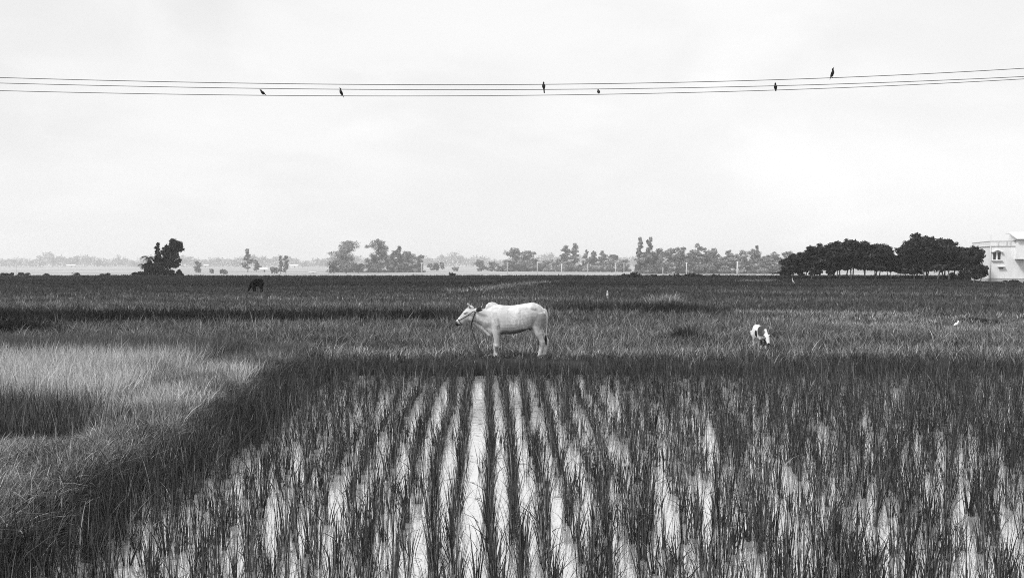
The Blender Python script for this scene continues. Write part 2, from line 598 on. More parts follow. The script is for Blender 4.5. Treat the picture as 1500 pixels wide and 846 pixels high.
# pale grassy field banks running across the fields
def strip(pa, pb, n, wid, tone_, h=0.35):
    (xa, ya), (xb, yb) = pa, pb
    s = RS.rand(n)
    x = xa + (xb - xa) * s + RS.randn(n) * wid
    y = ya + (yb - ya) * s + RS.randn(n) * wid * 1.5
    P = np.column_stack([x, y, height(x, y)])
    return tuft_blades(P, 5, h, 0.3, 0.045, 0.2, 0.35, 0.4, np.full(n, tone_) * np.exp(0.3 * RS.randn(n)), 0.35, 3, 1.3)


d1, d2 = dist(429), dist(414)
parts.append(strip((X(668, d1), d1), (X(800, d2), d2), 500, 0.9, 0.20))
d1 = dist(413); parts.append(strip((X(1085, d1), d1), (X(1140, d1), d1 + 2), 110, 0.6, 0.22))
d1 = dist(431); parts.append(strip((X(1050, d1), d1 + 2), (X(1520, dist(436)), dist(436)), 420, 0.35, 0.15))
d1 = dist(461); parts.append(strip((X(1085, d1), d1), (X(1330, dist(465)), dist(465)), 520, 0.22, 0.24, 0.25))
d1 = dist(446); parts.append(strip((X(978, d1) - 0.4, d1), (X(985, d1) + 0.5, d1 + 2), 60, 0.4, 0.26, 0.55))
blade_object('far_rice', parts, M_BLADE, 'dark flat rice fields stretching to the edge of the plateau', 'rice')

# ------------------------------------------------------------------ tubes / lofts
def tube(pts, rad, seg=8, flat=1.0, cap=True):
    pts = [Vector(p) for p in pts]
    n = len(pts)
    V = []; fq = []
    prev = None
    for i, p in enumerate(pts):
        t = (pts[min(i + 1, n - 1)] - pts[max(i - 1, 0)])
        if t.length < 1e-9: t = Vector((0, 0, 1))
        t.normalize()
        if prev is None:
            up = Vector((0, 1, 0)) if abs(t.y) < 0.9 else Vector((1, 0, 0))
            s = t.cross(up).normalized()
        else:
            s = (prev - t * prev.dot(t)).normalized()
        prev = s
        q = t.cross(s).normalized()
        for k in range(seg):
            a = 2 * math.pi * k / seg
            V.append(p + s * (math.cos(a) * rad[i]) + q * (math.sin(a) * rad[i] * flat))
    for i in range(n - 1):
        for k in range(seg):
            k2 = (k + 1) % seg
            fq.append((i * seg + k, i * seg + k2, (i + 1) * seg + k2, (i + 1) * seg + k))
    ft = []
    if cap:
        V.append(pts[0]); V.append(pts[-1])
        for k in range(seg):
            k2 = (k + 1) % seg
            ft.append((n * seg, k2, k))
            ft.append((n * seg + 1, (n - 1) * seg + k, (n - 1) * seg + k2))
    return [tuple(v) for v in V], fq, ft


class MB:
    def __init__(self):
        self.v = []; self.f = []

    def add(self, V, *faces):
        o = len(self.v)
        self.v += [tuple(v) for v in V]
        for fs in faces:
            self.f += [tuple(i + o for i in f) for f in fs]
        return self

    def tube(self, pts, rad, seg=8, flat=1.0):
        if not hasattr(rad, '__len__'): rad = [rad] * len(pts)
        return self.add(*tube(pts, rad, seg, flat))

    def box(self, c, s, rz=0.0):
        x, y, z = s[0] / 2, s[1] / 2, s[2] / 2
        V = []
        ca, sa = math.cos(rz), math.sin(rz)
        for dz in (-z, z):
            for dx, dy in ((-x, -y), (x, -y), (x, y), (-x, y)):
                V.append((c[0] + dx * ca - dy * sa, c[1] + dx * sa + dy * ca, c[2] + dz))
        return self.add(V, [(3, 2, 1, 0), (4, 5, 6, 7), (0, 1, 5, 4), (1, 2, 6, 5), (2, 3, 7, 6), (3, 0, 4, 7)])

    def loft(self, secs, seg=20):
        """secs: (centre, half height, half width, power) with the ring perpendicular to the path; width is along Y"""
        n = len(secs); V = []; fq = []
        cs = [Vector(s[0]) for s in secs]
        for i, s in enumerate(secs):
            t = (cs[min(i + 1, n - 1)] - cs[max(i - 1, 0)]).normalized()
            side = Vector((0, 1, 0)); side = (side - t * side.dot(t)).normalized()
            up = t.cross(side).normalized()
            if len(s) > 4 and s[4] is not None: up = Vector(s[4])
            pw = s[3] if len(s) > 3 else 2.0
            for k in range(seg):
                a = 2 * math.pi * k / seg
                c_, s_ = math.cos(a), math.sin(a)
                c2 = math.copysign(abs(c_) ** (2 / pw), c_); s2 = math.copysign(abs(s_) ** (2 / pw), s_)
                V.append(cs[i] + side * (c2 * s[2]) + up * (s2 * s[1]))
        for i in range(n - 1):
            for k in range(seg):
                k2 = (k + 1) % seg
                fq.append((i * seg + k, i * seg + k2, (i + 1) * seg + k2, (i + 1) * seg + k))
        V.append(cs[0]); V.append(cs[-1])
        ft = []
        for k in range(seg):
            k2 = (k + 1) % seg
            ft.append((n * seg, k2, k)); ft.append((n * seg + 1, (n - 1) * seg + k, (n - 1) * seg + k2))
        return self.add(V, fq, ft)

    def mesh(self, name, smooth=False):
        me = bpy.data.meshes.new(name)
        me.from_pydata(self.v, [], self.f)
        bm = bmesh.new(); bm.from_mesh(me)
        bmesh.ops.recalc_face_normals(bm, faces=bm.faces)
        bm.to_mesh(me); bm.free()
        if smooth:
            me.polygons.foreach_set('use_smooth', [True] * len(me.polygons))
        me.update()
        return me

    def build(self, name, mat, parent=None, smooth=False):
        return link_mesh(name, self.mesh(name, smooth), mat, parent)

    def skin(self, name, mat, voxel, parent=None, smooth_iter=6):
        """fuse everything into ONE continuous surface"""
        me = self.mesh(name)
        tmp = bpy.data.objects.new('tmp', me); col.objects.link(tmp)
        r = tmp.modifiers.new('r', 'REMESH'); r.mode = 'VOXEL'; r.voxel_size = voxel
        s = tmp.modifiers.new('s', 'SMOOTH'); s.iterations = smooth_iter; s.factor = 0.5
        dg = bpy.context.evaluated_depsgraph_get()
        out = bpy.data.meshes.new_from_object(tmp.evaluated_get(dg))
        out.name = name
        bpy.data.objects.remove(tmp); bpy.data.meshes.remove(me)
        out.polygons.foreach_set('use_smooth', [True] * len(out.polygons))
        out.materials.clear()
        return link_mesh(name, out, mat, parent)


# ------------------------------------------------------------------ the white cow
COW_D = 19.45
COW_X = X(732.6, COW_D)
COW_Z = float(height(COW_X, COW_D)) - 0.02


def cz_(zx, zy, yy=0.0):
    """side-view drawing units -> cow-local metres (cow looks along -X)"""
    return ((zx - 560) / 351.0, yy, (640 - zy) / 351.0)


def spot(nt, vec, c, r, soft=0.5, squash=(1, 1, 1)):
    d = N(nt, 'ShaderNodeVectorMath', operation='SUBTRACT'); nt.links.new(vec, d.inputs[0]); d.inputs[1].default_value = c
    s = N(nt, 'ShaderNodeVectorMath', operation='MULTIPLY'); nt.links.new(d.outputs[0], s.inputs[0]); s.inputs[1].default_value = squash
    l = N(nt, 'ShaderNodeVectorMath', operation='LENGTH'); nt.links.new(s.outputs[0], l.inputs[0])
    return maprange(nt, l.outputs['Value'], r * (1 - soft), r, 1, 0)


def coat_mat(name, base, spots, warp=0.05, grain=0.12, rough=0.75, spec=0.15):
    """hide: base tone with patches (centre, radius, softness, squash, tone)"""
    m, nt, b = new_mat(name)
    tc = N(nt, 'ShaderNodeTexCoord')
    ob = tc.outputs['Object']
    nz = N(nt, 'ShaderNodeTexNoise'); nz.inputs['Scale'].default_value = 9.0; nz.inputs['Detail'].default_value = 4
    nt.links.new(ob, nz.inputs['Vector'])
    sub = N(nt, 'ShaderNodeVectorMath', operation='SUBTRACT'); nt.links.new(nz.outputs['Color'], sub.inputs[0]); sub.inputs[1].default_value = (.5, .5, .5)
    sc = N(nt, 'ShaderNodeVectorMath', operation='SCALE'); nt.links.new(sub.outputs[0], sc.inputs[0]); sc.inputs['Scale'].default_value = warp * 4
    ad = N(nt, 'ShaderNodeVectorMath', operation='ADD'); nt.links.new(ob, ad.inputs[0]); nt.links.new(sc.outputs[0], ad.inputs[1])
    wv = ad.outputs[0]
    f = noise(nt, ob, 5.0, 8, 0.72, 0.6)
    v = maprange(nt, f, 0.3, 0.7, base * (1 - grain), base * (1 + grain * 0.5))
    for c, r, soft, sq, tone in spots:
        k = spot(nt, wv, c, r, soft, sq)
        v = mixf(nt, k, v, tone)
    nt.links.new(gray(nt, v), b.inputs['Base Color'])
    b.inputs['Roughness'].default_value = rough
    b.inputs['Specular IOR Level'].default_value = spec
    bmp = N(nt, 'ShaderNodeBump'); bmp.inputs['Strength'].default_value = 0.35; bmp.inputs['Distance'].default_value = 0.012
    nt.links.new(noise(nt, scaled(nt, ob, (1.0, 1.0, 0.35)), 26.0, 5), bmp.inputs['Height'])
    nt.links.new(bmp.outputs[0], b.inputs['Normal'])
    return m


def C3(zx, zy, yy=0.0): return cz_(zx, zy, yy)


cow = empty('cow', (COW_X, COW_D, COW_Z))
tag(cow, 'white humped cow standing side-on, roped at the neck, behind the flooded paddy', 'cow')
cb = MB()
# barrel, from chest to rump: (x, top, bottom, half width)
sec = [(438, 215, 380, .10), (455, 190, 412, .145), (480, 172, 436, .185), (510, 163, 440, .225), (545, 164, 433, .26), (590, 170, 427, .30),
       (640, 173, 427, .325), (690, 170, 424, .335), (735, 163, 413, .325), (780, 156, 396, .305), (815, 150, 380, .285),
       (850, 144, 372, .265), (885, 156, 378, .245), (915, 172, 372, .215), (940, 193, 350, .17), (958, 218, 318, .11), (968, 245, 290, .05)]
cb.loft([(C3(x, (a + b_) / 2), (b_ - a) / 702.0, w, 2.25, (0, 0, 1)) for x, a, b_, w in sec], 28)
# hip bones and spine
for s in (-1, 1):
    cb.loft([(C3(815, 200, s * .20), .03, .03), (C3(835, 190, s * .215), .06, .05), (C3(862, 196, s * .205), .06, .05), (C3(885, 215, s * .19), .03, .03)], 12)
    cb.loft([(C3(930, 235, s * .13), .04, .03), (C3(948, 240, s * .13), .05, .04), (C3(962, 250, s * .11), .03, .03)], 12)
for s in (-1, 1):
    cb.loft([(C3(505, 195, s * .10), .02, .02), (C3(515, 235, s * .20), .05, .05), (C3(530, 285, s * .232), .07, .055), (C3(538, 340, s * .235), .06, .05), (C3(535, 385, s * .20), .03, .03)], 12)
    for k, zx in enumerate((618, 650, 682, 714, 746)):
        wv_ = .318 - .02 * abs(k - 2) * .3
        cb.loft([(C3(zx, 225, s * (wv_ - .035)), .012, .010), (C3(zx + 5, 275, s * (wv_ + .004)), .016, .013), (C3(zx + 12, 330, s * (wv_ + .002)), .016, .013), (C3(zx + 18, 372, s * (wv_ - .055)), .010, .010)], 8)
# hump
cb.loft([(C3(436, 212), .03, .05), (C3(452, 190), .075, .07), (C3(470, 180), .10, .085), (C3(490, 178), .105, .09), (C3(512, 182), .095, .085),
         (C3(540, 190), .07, .07), (C3(570, 196), .04, .05)], 16)
# neck and dewlap
cb.loft([(C3(480, 300), .31, .17), (C3(450, 290), .27, .155), (C3(415, 277), .225, .13), (C3(380, 270), .19, .112), (C3(350, 264), .165, .10),
         (C3(322, 258), .15, .095)], 24)
cb.loft([(C3(318, 322), .03, .03, 2, (0, 0, 1)), (C3(345, 332), .06, .028, 2, (0, 0, 1)), (C3(385, 352), .085, .026, 2, (0, 0, 1)), (C3(425, 378), .11, .03, 2, (0, 0, 1)),
         (C3(458, 405), .12, .035, 2, (0, 0, 1)), (C3(485, 420), .085, .05, 2, (0, 0, 1)), (C3(515, 420), .04, .06, 2, (0, 0, 1))], 14)
# head: poll to muzzle
cb.loft([(C3(338, 236), .10, .075), (C3(318, 243), .165, .10), (C3(293, 254), .185, .115), (C3(268, 270), .160, .112), (C3(243, 288), .130, .095),
         (C3(218, 306), .105, .08), (C3(197, 321), .088, .075), (C3(181, 331), .075, .078), (C3(170, 336), .055, .065), (C3(163, 338), .02, .03)], 20)
cb.loft([(C3(275, 190), .03, .04), (C3(290, 186), .045, .06), (C3(308, 190), .05, .065), (C3(325, 200), .03, .05)], 12)     # poll
for s in (-1, 1):                                                  # brow and cheek
    cb.loft([(C3(238, 240, s * .085), .015, .015), (C3(252, 233, s * .098), .03, .022), (C3(270, 226, s * .10), .02, .02)], 10)
    cb.loft([(C3(285, 292, s * .07), .03, .03), (C3(300, 288, s * .085), .085, .04), (C3(320, 282, s * .08), .06, .035)], 12)
    # ears
    cb.loft([(C3(326, 216, s * .085), .024, .024), (C3(345, 213, s * .125), .048, .02), (C3(368, 210, s * .165), .056, .016), (C3(390, 206, s * .195), .040, .014),
             (C3(410, 202, s * .215), .012, .012)], 12)
# legs (near side first)
def leg_tube(pts, rads, yo, flat=0.8):
    cb.loft([(C3(x, z, yo + dy), r, r * f_, 2.0) for (x, z, dy, f_), r in zip(pts, rads)], 16)


def front_leg(dx, s):
    L = [(522 + dx, 300, 0), (528 + dx, 350, 0), (528 + dx, 395, .0), (530 + dx, 430, 0), (531 + dx, 470, 0), (531 + dx, 500, 0), (532 + dx, 522, 0), (532 + dx, 545, 0),
         (534 + dx, 575, 0), (536 + dx, 598, 0), (531 + dx, 618, 0), (526 + dx, 640, 0)]
    R = [.10, .135, .115, .092, .070, .060, .064, .050, .046, .055, .045, .058]
    FL = [.55, .55, .6, .7, .85, .9, .95, .85, .85, .9, .9, .9]
    cb.loft([(C3(x, z, s * (.175 - .012 * i * 0.5)), r, r * f, 2.0) for i, ((x, z, _), r, f) in enumerate(zip(L, R, FL))], 16)


def hind_leg(dx, s):
    L = [(893, 235), (895, 280), (893, 325), (889, 368), (893, 405), (906, 440), (920, 468), (930, 492), (927, 520), (919, 555), (913, 585), (911, 602), (904, 620), (898, 640)]
    R = [.13, .185, .175, .135, .098, .076, .066, .068, .056, .046, .046, .054, .046, .058]
    FL = [.5, .5, .55, .6, .65, .7, .75, .75, .8, .85, .9, .9, .9, .9]
    cb.loft([(C3(x + dx * min(1, max(0, (z - 330) / 150)), z, s * (.165 - .006 * i)), r, r * f, 2.0) for i, ((x, z), r, f) in enumerate(zip(L, R, FL))], 16)


front_leg(0, -1); front_leg(-17, 1)
hind_leg(0, -1); hind_leg(42, 1)
# sheath, tail
cb.loft([(C3(815, 372), .02, .03), (C3(826, 382), .035, .04), (C3(836, 388), .03, .03)], 10)
cb.tube([C3(948, 208), C3(962, 220), C3(971, 245), C3(972, 300), C3(969, 370), C3(966, 430), C3(965, 450)], [.035, .034, .03, .024, .02, .018, .016], 10)
cow_spots = [
    (C3(885, 290, -.25), .22, .8, (1, .45, 1.0), .26),      # dusty grey haunch
    (C3(935, 300, -.22), .13, .6, (1.2, .4, .7), .22),  # rear of the rump: its shaded side painted into the coat
    (C3(842, 215, -.25), .12, .75, (1.0, .5, 1.0), .55),
    (C3(893, 460, -.16), .05, .6, (1.2, .5, .55), .30),         # stained shanks
    (C3(915, 520, -.12), .05, .8, (1, .7, .5), .20),
    (C3(530, 565, -.14), .075, .5, (1, .5, .8), .16),
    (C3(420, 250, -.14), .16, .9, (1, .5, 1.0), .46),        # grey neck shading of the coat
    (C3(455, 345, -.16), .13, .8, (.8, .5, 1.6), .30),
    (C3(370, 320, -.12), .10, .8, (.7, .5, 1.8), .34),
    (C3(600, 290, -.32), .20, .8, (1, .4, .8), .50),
    (C3(690, 425, -.15), .36, .35, (.72, .8, 2.2), .17),     # dark belly smudge, mostly underside shade painted in
    (C3(795, 400, -.15), .16, .5, (.8, .7, 1.6), .10),
    (C3(552, 330, -.30), .17, .8, (3.6, .3, 1.0), .42),       # grey strokes painting the crease shade behind the shoulder
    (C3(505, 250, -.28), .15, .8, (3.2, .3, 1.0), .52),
    (C3(812, 300, -.30), .16, .8, (3.4, .3, 1.0), .45),       # flank fold, its shade painted as a grey stroke
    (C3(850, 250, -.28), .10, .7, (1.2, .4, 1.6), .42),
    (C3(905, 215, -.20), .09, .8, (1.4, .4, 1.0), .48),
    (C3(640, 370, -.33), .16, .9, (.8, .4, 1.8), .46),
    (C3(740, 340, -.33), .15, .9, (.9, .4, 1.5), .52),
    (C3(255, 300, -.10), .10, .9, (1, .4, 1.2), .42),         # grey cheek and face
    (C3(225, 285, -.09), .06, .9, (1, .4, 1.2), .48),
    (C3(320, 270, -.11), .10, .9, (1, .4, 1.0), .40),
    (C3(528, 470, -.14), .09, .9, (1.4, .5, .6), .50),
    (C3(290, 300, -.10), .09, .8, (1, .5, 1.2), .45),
    (C3(166, 336, 0), .085, .4, (1, .3, 1.1), .03),         # dark muzzle
    (C3(195, 354, 0), .07, .6, (.9, .3, 1.6), .08),
    (C3(252, 243, -.10), .035, .6, (1, 1, 1.8), .05),        # eye socket
    (C3(252, 243, .10), .035, .6, (1, 1, 1.8), .05),
    (C3(376, 208, -.17), .115, .25, (.95, .5, 1.6), .025),      # dark ears
    (C3(376, 208, .17), .115, .25, (.95, .5, 1.6), .025),
]
cow_spots = [(c_1, r_1 * (1.35 if r_1 > .045 and r_1 < .3 and i_1 < 27 else 1), *rest) for i_1, (c_1, r_1, *rest) in enumerate(cow_spots)]
for hx in (526, 509, 898, 940):
    cow_spots.append((C3(hx, 636, 0), .075, .3, (1, .25, 1), .05))
cow_body = cb.skin('body', coat_mat('cow_coat', 0.64, cow_spots, 0.05, 0.40), 0.0105, cow, 3)
M_HORN = plain_mat('horn', 0.35, 0.45, 0.4, 12, 0.3)
M_DARK = plain_mat('dark_hair', 0.012, 0.7, 0.2, 20, 0.3)
M_ROPE = plain_mat('dark_rope', 0.03, 0.9, 0.1, 60, 0.4)
M_EYE = plain_mat('eye_surface', 0.01, 0.1, 0.6, 10, 0.1)
for s in (-1, 1):
    h = MB().tube([C3(296, 192, s * .05), C3(287, 176, s * .078), C3(277, 162, s * .088), C3(271, 152, s * .085)], [.028, .024, .015, .004], 10)
    h.build('horn', M_HORN, cow, True)
    e = MB().loft([(C3(245, 246, s * .094), .004, .004), (C3(248, 243, s * .098), .014, .012), (C3(254, 240, s * .100), .016, .013), (C3(261, 237, s * .10), .005, .005)], 10)
    e.build('eye', M_EYE, cow, True)
tt = MB()
for k in range(16):
    a = random.uniform(0, 6.28); r = random.uniform(0, .018)
    bx, by = math.cos(a) * r, math.sin(a) * r
    p0 = C3(965, 432); ln = random.uniform(.2, .27)
    tt.tube([(p0[0] + bx * .5, p0[1] + by * .5, p0[2]), (p0[0] + bx * 1.6, p0[1] + by * 1.6, p0[2] - ln * .45), (p0[0] + bx + .006, p0[1] + by, p0[2] - ln)], [.008, .009, .002], 5)
tt.build('tail_tuft', M_DARK, cow, True)
# halter: noseband, cheek strap, neck loop
hb = MB()


def ring(cx, cz2, hh_, hw_, ax, rad, n=26):
    """closed loop round neck or muzzle, tilted by ax (radians from vertical)"""
    pts = []
    for k in range(n + 1):
        a = 2 * math.pi * k / n
        u_ = math.cos(a) * hh_; v_ = math.sin(a) * hw_
        c = C3(cx, cz2)
        pts.append((c[0] + math.sin(ax) * u_, v_, c[2] + math.cos(ax) * u_))
    hb.tube(pts, rad, 7)


ring(326, 276, .215, .118, 0.33, .013)
ring(205, 317, .104, .088, -0.6, .008)
for s in (-1, 1):
    hb.tube([C3(190, 305, s * .082), C3(225, 286, s * .092), C3(262, 266, s * .112), C3(300, 242, s * .122), C3(330, 218, s * .10)], .008, 6)
hb.build('halter', M_ROPE, cow, True)
# tether rope, hanging from the throat to the ground: its own thing
rp = MB()
pth = [C3(306, 345, -.05), C3(316, 385, -.2), C3(333, 430, -.35), C3(356, 480, -.52), C3(383, 530, -.7), C3(413, 570, -.86), C3(438, 596, -1.0), C3(468, 622, -1.15), C3(520, 640, -1.3)]
rp.tube([(p_[0], p_[1], max(p_[2], 0.01)) for p_ in pth], .015, 7)
ro = rp.build('tether_rope', M_ROPE, None, True)
ro.location = cow.location
tag(ro, 'dark tether rope hanging from the white cow\'s throat to the grass', 'rope')

# ------------------------------------------------------------------ black cow grazing far off
BD = dist(428.2)
black = empty('cow', (X(376.5, BD), BD, float(height(X(376.5, BD), BD)) + 0.06))
black.scale = (1.18, 1.18, 1.18)
tag(black, 'black cow grazing head down, alone in the dark field on the left', 'cow')
bb = MB()


def K3(zx, zy, yy=0.0): return ((zx - 670) / 416.0, yy, (680 - zy) / 416.0)


bb.loft([(K3(x, (a + b_) / 2), (b_ - a) / 832.0, w, 2.2, (0, 0, 1)) for x, a, b_, w in
         [(500, 375, 470, .05), (520, 352, 520, .10), (560, 330, 540, .16), (610, 312, 530, .20), (670, 298, 515, .23), (730, 290, 508, .23), (780, 300, 505, .21), (815, 318, 490, .17), (838, 345, 440, .10), (846, 370, 410, .03)]], 20)
bb.loft([(K3(545, 425), .19, .12), (K3(505, 470), .15, .10), (K3(470, 525), .11, .08), (K3(447, 570), .095, .075)], 14)
bb.loft([(K3(462, 545), .06, .05), (K3(446, 575), .10, .075), (K3(428, 610), .085, .07), (K3(410, 640), .06, .05), (K3(398, 662), .045, .045), (K3(392, 672), .015, .02)], 14)
for s in (-1, 1):
    bb.loft([(K3(455, 560, s * .06), .015, .015), (K3(470, 556, s * .12), .035, .012), (K3(482, 556, s * .16), .008, .008)], 8)
    bb.tube([K3(565 + s * 12, 470, s * .1), K3(572 + s * 14, 540, s * .1), K3(583 + s * 12, 590, s * .09), K3(586 + s * 10, 640, s * .09), K3(584 + s * 10, 680, s * .09)], [.12, .085, .055, .042, .05], 10)
    bb.tube([K3(800, 400, s * .1), K3(790 + s * 6, 480, s * .1), K3(782 + s * 8, 540, s * .1), K3(805 + s * 9, 590, s * .09), K3(800 + s * 9, 640, s * .09), K3(794 + s * 9, 680, s * .09)], [.17, .14, .075, .055, .04, .05], 10)
bb.tube([K3(836, 345), K3(850, 400), K3(850, 480), K3(846, 540)], [.025, .02, .016, .02], 8)
bb.skin('body', coat_mat('black_coat', 0.005, [], 0.02, 0.3, 0.9, 0.0), 0.014, black, 4)

# ------------------------------------------------------------------ pied calf in the meadow on the right
CD = 21.0
calf = empty('calf', (X(1114, CD), CD, float(height(X(1114, CD), CD)) + 0.02), math.radians(90 + 6))
calf.scale = (.84, .84, .98)
# local: calf looks along -X; turned so that it faces the camera and a little to the right
tag(calf, 'small white calf with dark patches grazing in the meadow on the right', 'calf')
kb = MB()


def Q3(x, z, y_=0.0): return (x, y_, z)


kb.loft([(Q3(x, (a + b_) / 2), (a - b_) / 2, w, 2.2, (0, 0, 1)) for x, a, b_, w in
         [(-.36, .60, .40, .05), (-.32, .655, .31, .09), (-.24, .675, .27, .125), (-.10, .665, .26, .15), (.06, .66, .265, .155), (.2, .675, .29, .15), (.3, .67, .34, .13), (.37, .63, .42, .08), (.40, .58, .47, .03)]], 20)
kb.loft([(Q3(-.30, .50), .15, .09), (Q3(-.40, .47), .11, .07), (Q3(-.48, .41), .085, .06), (Q3(-.53, .37), .08, .055)], 14)
kb.loft([(Q3(-.49, .43), .05, .05), (Q3(-.54, .38), .085, .07), (Q3(-.585, .31), .07, .062), (Q3(-.625, .245), .052, .048), (Q3(-.645, .21), .045, .047), (Q3(-.655, .195), .015, .02)], 14)
for s in (-1, 1):
    kb.loft([(Q3(-.50, .43, s * .05), .014, .014), (Q3(-.485, .425, s * .11), .036, .012), (Q3(-.475, .41, s * .155), .01, .008)], 8)
    kb.tube([Q3(-.25, .44, s * .08), Q3(-.25, .33, s * .085), Q3(-.255, .24, s * .08), Q3(-.26, .12, s * .08), Q3(-.265, 0, s * .08)], [.085, .062, .038, .03, .034], 10)
    kb.tube([Q3(.29, .50, s * .08), Q3(.27, .38, s * .085), Q3(.25, .30, s * .08), Q3(.30, .21, s * .08), Q3(.285, .1, s * .08), Q3(.27, 0, s * .08)], [.12, .10, .055, .038, .03, .034], 10)
kb.tube([Q3(.385, .60), Q3(.42, .55), Q3(.42, .4), Q3(.41, .30)], [.02, .017, .014, .02], 8)
calf_spots = [(Q3(-.26, .57, .07), .19, .3, (1, .9, .8), .06), (Q3(-.40, .48, .05), .10, .4, (1, .9, 1), .12), (Q3(-.02, .44, .15), .10, .15, (1, .6, 1), .02),
              (Q3(.10, .45, -.15), .12, .15, (1, .6, 1), .03), (Q3(-.555, .36, .06), .03, .3, (1, 1, 1), .02), (Q3(-.555, .36, -.06), .03, .3, (1, 1, 1), .02),
              (Q3(-.65, .20), .05, .4, (1, 1, 1), .03), (Q3(-.48, .425, .13), .05, .3, (1, 1, 1), .03), (Q3(-.48, .425, -.13), .05, .3, (1, 1, 1), .03),
              (Q3(-.27, .22, 0), .12, .3, (1, .6, 1), .04)]
kb.skin('body', coat_mat('calf_coat', 0.75, calf_spots, 0.03, 0.1), 0.010, calf, 4)

# ------------------------------------------------------------------ birds
M_BIRD = plain_mat('black_plumage', 0.008, 0.6, 0.2, 30, 0.3)
M_EGRET = plain_mat('white_plumage', 0.85, 0.7, 0.2, 30, 0.04)
M_BILL = plain_mat('bill_and_legs', 0.03, 0.5, 0.3, 30, 0.2)


def perched(name, loc, rz, lean, sc, tail, label, cat, mat, group=None, neck=0.0, legs=0.05):
    """bird looks along -X; lean = body pitch from level in degrees; origin at its feet"""
    root = empty(name, loc, rz)
    tag(root, label, cat, group)
    b = MB()
    L = math.radians(lean)
    def R(u_, v_, y_=0.0):       # u along the body (towards the head), v up from the axis
        return ((-math.cos(L) * u_ + math.sin(L) * v_) * sc, y_ * sc, (math.sin(L) * u_ + math.cos(L) * v_ + legs + 0.045) * sc)
    b.loft([(R(-.085, .0), .012, .014), (R(-.06, .0), .032, .035), (R(-.02, -.004), .047, .050), (R(.03, -.002), .050, .052), (R(.07, .006), .040, .042), (R(.095, .016), .028, .03)], 14)
    b.loft([(R(.075, .01), .030, .03), (R(.10 + neck * .5, .022 + neck * .6), .026, .026), (R(.118 + neck, .032 + neck), .031, .029), (R(.14 + neck, .033 + neck), .026, .024), (R(.158 + neck, .03 + neck), .008, .008)], 12)
    # tail and folded wings
    b.loft([(R(-.06, .004), .014, .024), (R(-.11, .0), .010, .026), (R(-.11 - tail, -.006), .007, .024)], 10)
    for s in (-1, 1):
        b.loft([(R(.065, .012, s * .036), .012, .008), (R(.02, .012, s * .048), .034, .012), (R(-.05, .006, s * .036), .022, .010), (R(-.12, -.002, s * .012), .007, .007)], 10)
    b.skin('body', mat, 0.006 * sc, root, 2)
    bl = MB().tube([R(.15 + neck, .032 + neck), R(.172 + neck, .029 + neck), R(.19 + neck, .023 + neck)], [.009 * sc, .007 * sc, .002 * sc], 7)
    bl.build('beak', M_BILL, root, True)
    for s in (-1, 1):
        MB().tube([R(-.02, -.04, s * .02), (0.004 * sc, s * .016 * sc, .02 * sc), (-.003 * sc, s * .016 * sc, 0.004 * sc), (-.025 * sc, s * .018 * sc, .003 * sc)], [.006 * sc, .005 * sc, .005 * sc, .003 * sc], 6).build('leg', M_BILL, root, True)
    return root


# ------------------------------------------------------------------ overhead wires
M_WIRE = plain_mat('weathered_wire', 0.10, 0.6, 0.3, 40, 0.2)
wire_px = {
    0: ([0, 370, 530, 700, 790, 900, 1110, 1240, 1500], [116, 124.2, 125.7, 126.6, 126.3, 124.9, 119.7, 115.3, 102.5], 25.0),
    1: ([0, 370, 530, 700, 790, 900, 1110, 1240, 1500], [124, 131.0, 133.2, 134.0, 133.6, 132.4, 128.2, 124.7, 114.5], 25.7),
    2: ([0, 370, 530, 700, 790, 900, 1110, 1240, 1500], [135, 141.0, 142.5, 142.6, 142.0, 140.3, 134.6, 129.8, 118.0], 26.6),
}
wire_fn = {}
wl = ['uppermost of the three thin wires crossing the sky', 'middle of the three thin wires crossing the sky', 'lowest of the three thin wires crossing the sky']
for i, (xs, ys_, d) in wire_px.items():
    co = np.polyfit(np.array(xs) / 750.0 - 1, ys_, 3)
    fn = (lambda co: (lambda px: float(np.polyval(co, px / 750.0 - 1))))(co)
    wire_fn[i] = (fn, d)
    pts = [at(px, fn(px), d) for px in np.linspace(-260, 1760, 90)]
    w = MB().tube(pts, 0.0105, 6)
    o = w.build('power_line', M_WIRE, None, True)
    tag(o, wl[i], 'wire', 'power lines overhead')


def on_wire(i, px, rz, lean, sc, tail, label):
    fn, d = wire_fn[i]
    x, y, z = at(px, fn(px), d)
    return perched('black_bird', (x, y, z + 0.006), rz, lean, sc, tail, label, 'bird', M_BIRD, 'black birds on the wires')


on_wire(2, 388, math.radians(15), 35, 0.85, .07, 'leftmost black bird on the wires, hunched with its tail out to the right')
on_wire(2, 502, math.radians(10), 62, 1.05, .06, 'black bird leaning left on the lowest wire, second from the left')
on_wire(1, 796, math.radians(-70), 74, 0.95, .14, 'upright slim black bird alone on the middle wire, tail hanging below it')
on_wire(2, 876, math.radians(-82), 30, 0.85, .02, 'round black bird crouched on the lowest wire near the middle')
on_wire(2, 1133, math.radians(60), 60, 0.95, .03, 'small black bird on the lowest wire, right of the middle')
on_wire(0, 1215, math.radians(160), 68, 1.2, .05, 'large black bird on the uppermost wire, highest and furthest right')

# black birds standing in the far field
for px, py, lb in ((687, 428, 'small dark bird standing in the field behind the white cow\'s head'),
                   (648, 417, 'tiny dark bird out in the far field, farther off than the other field bird')):
    d = dist(py)
    perched('black_bird', (X(px, d), d, float(height(X(px, d), d)) + .22), math.radians(20), 30, 1.5, .06, lb, 'bird', M_BIRD, 'dark birds in the fields')

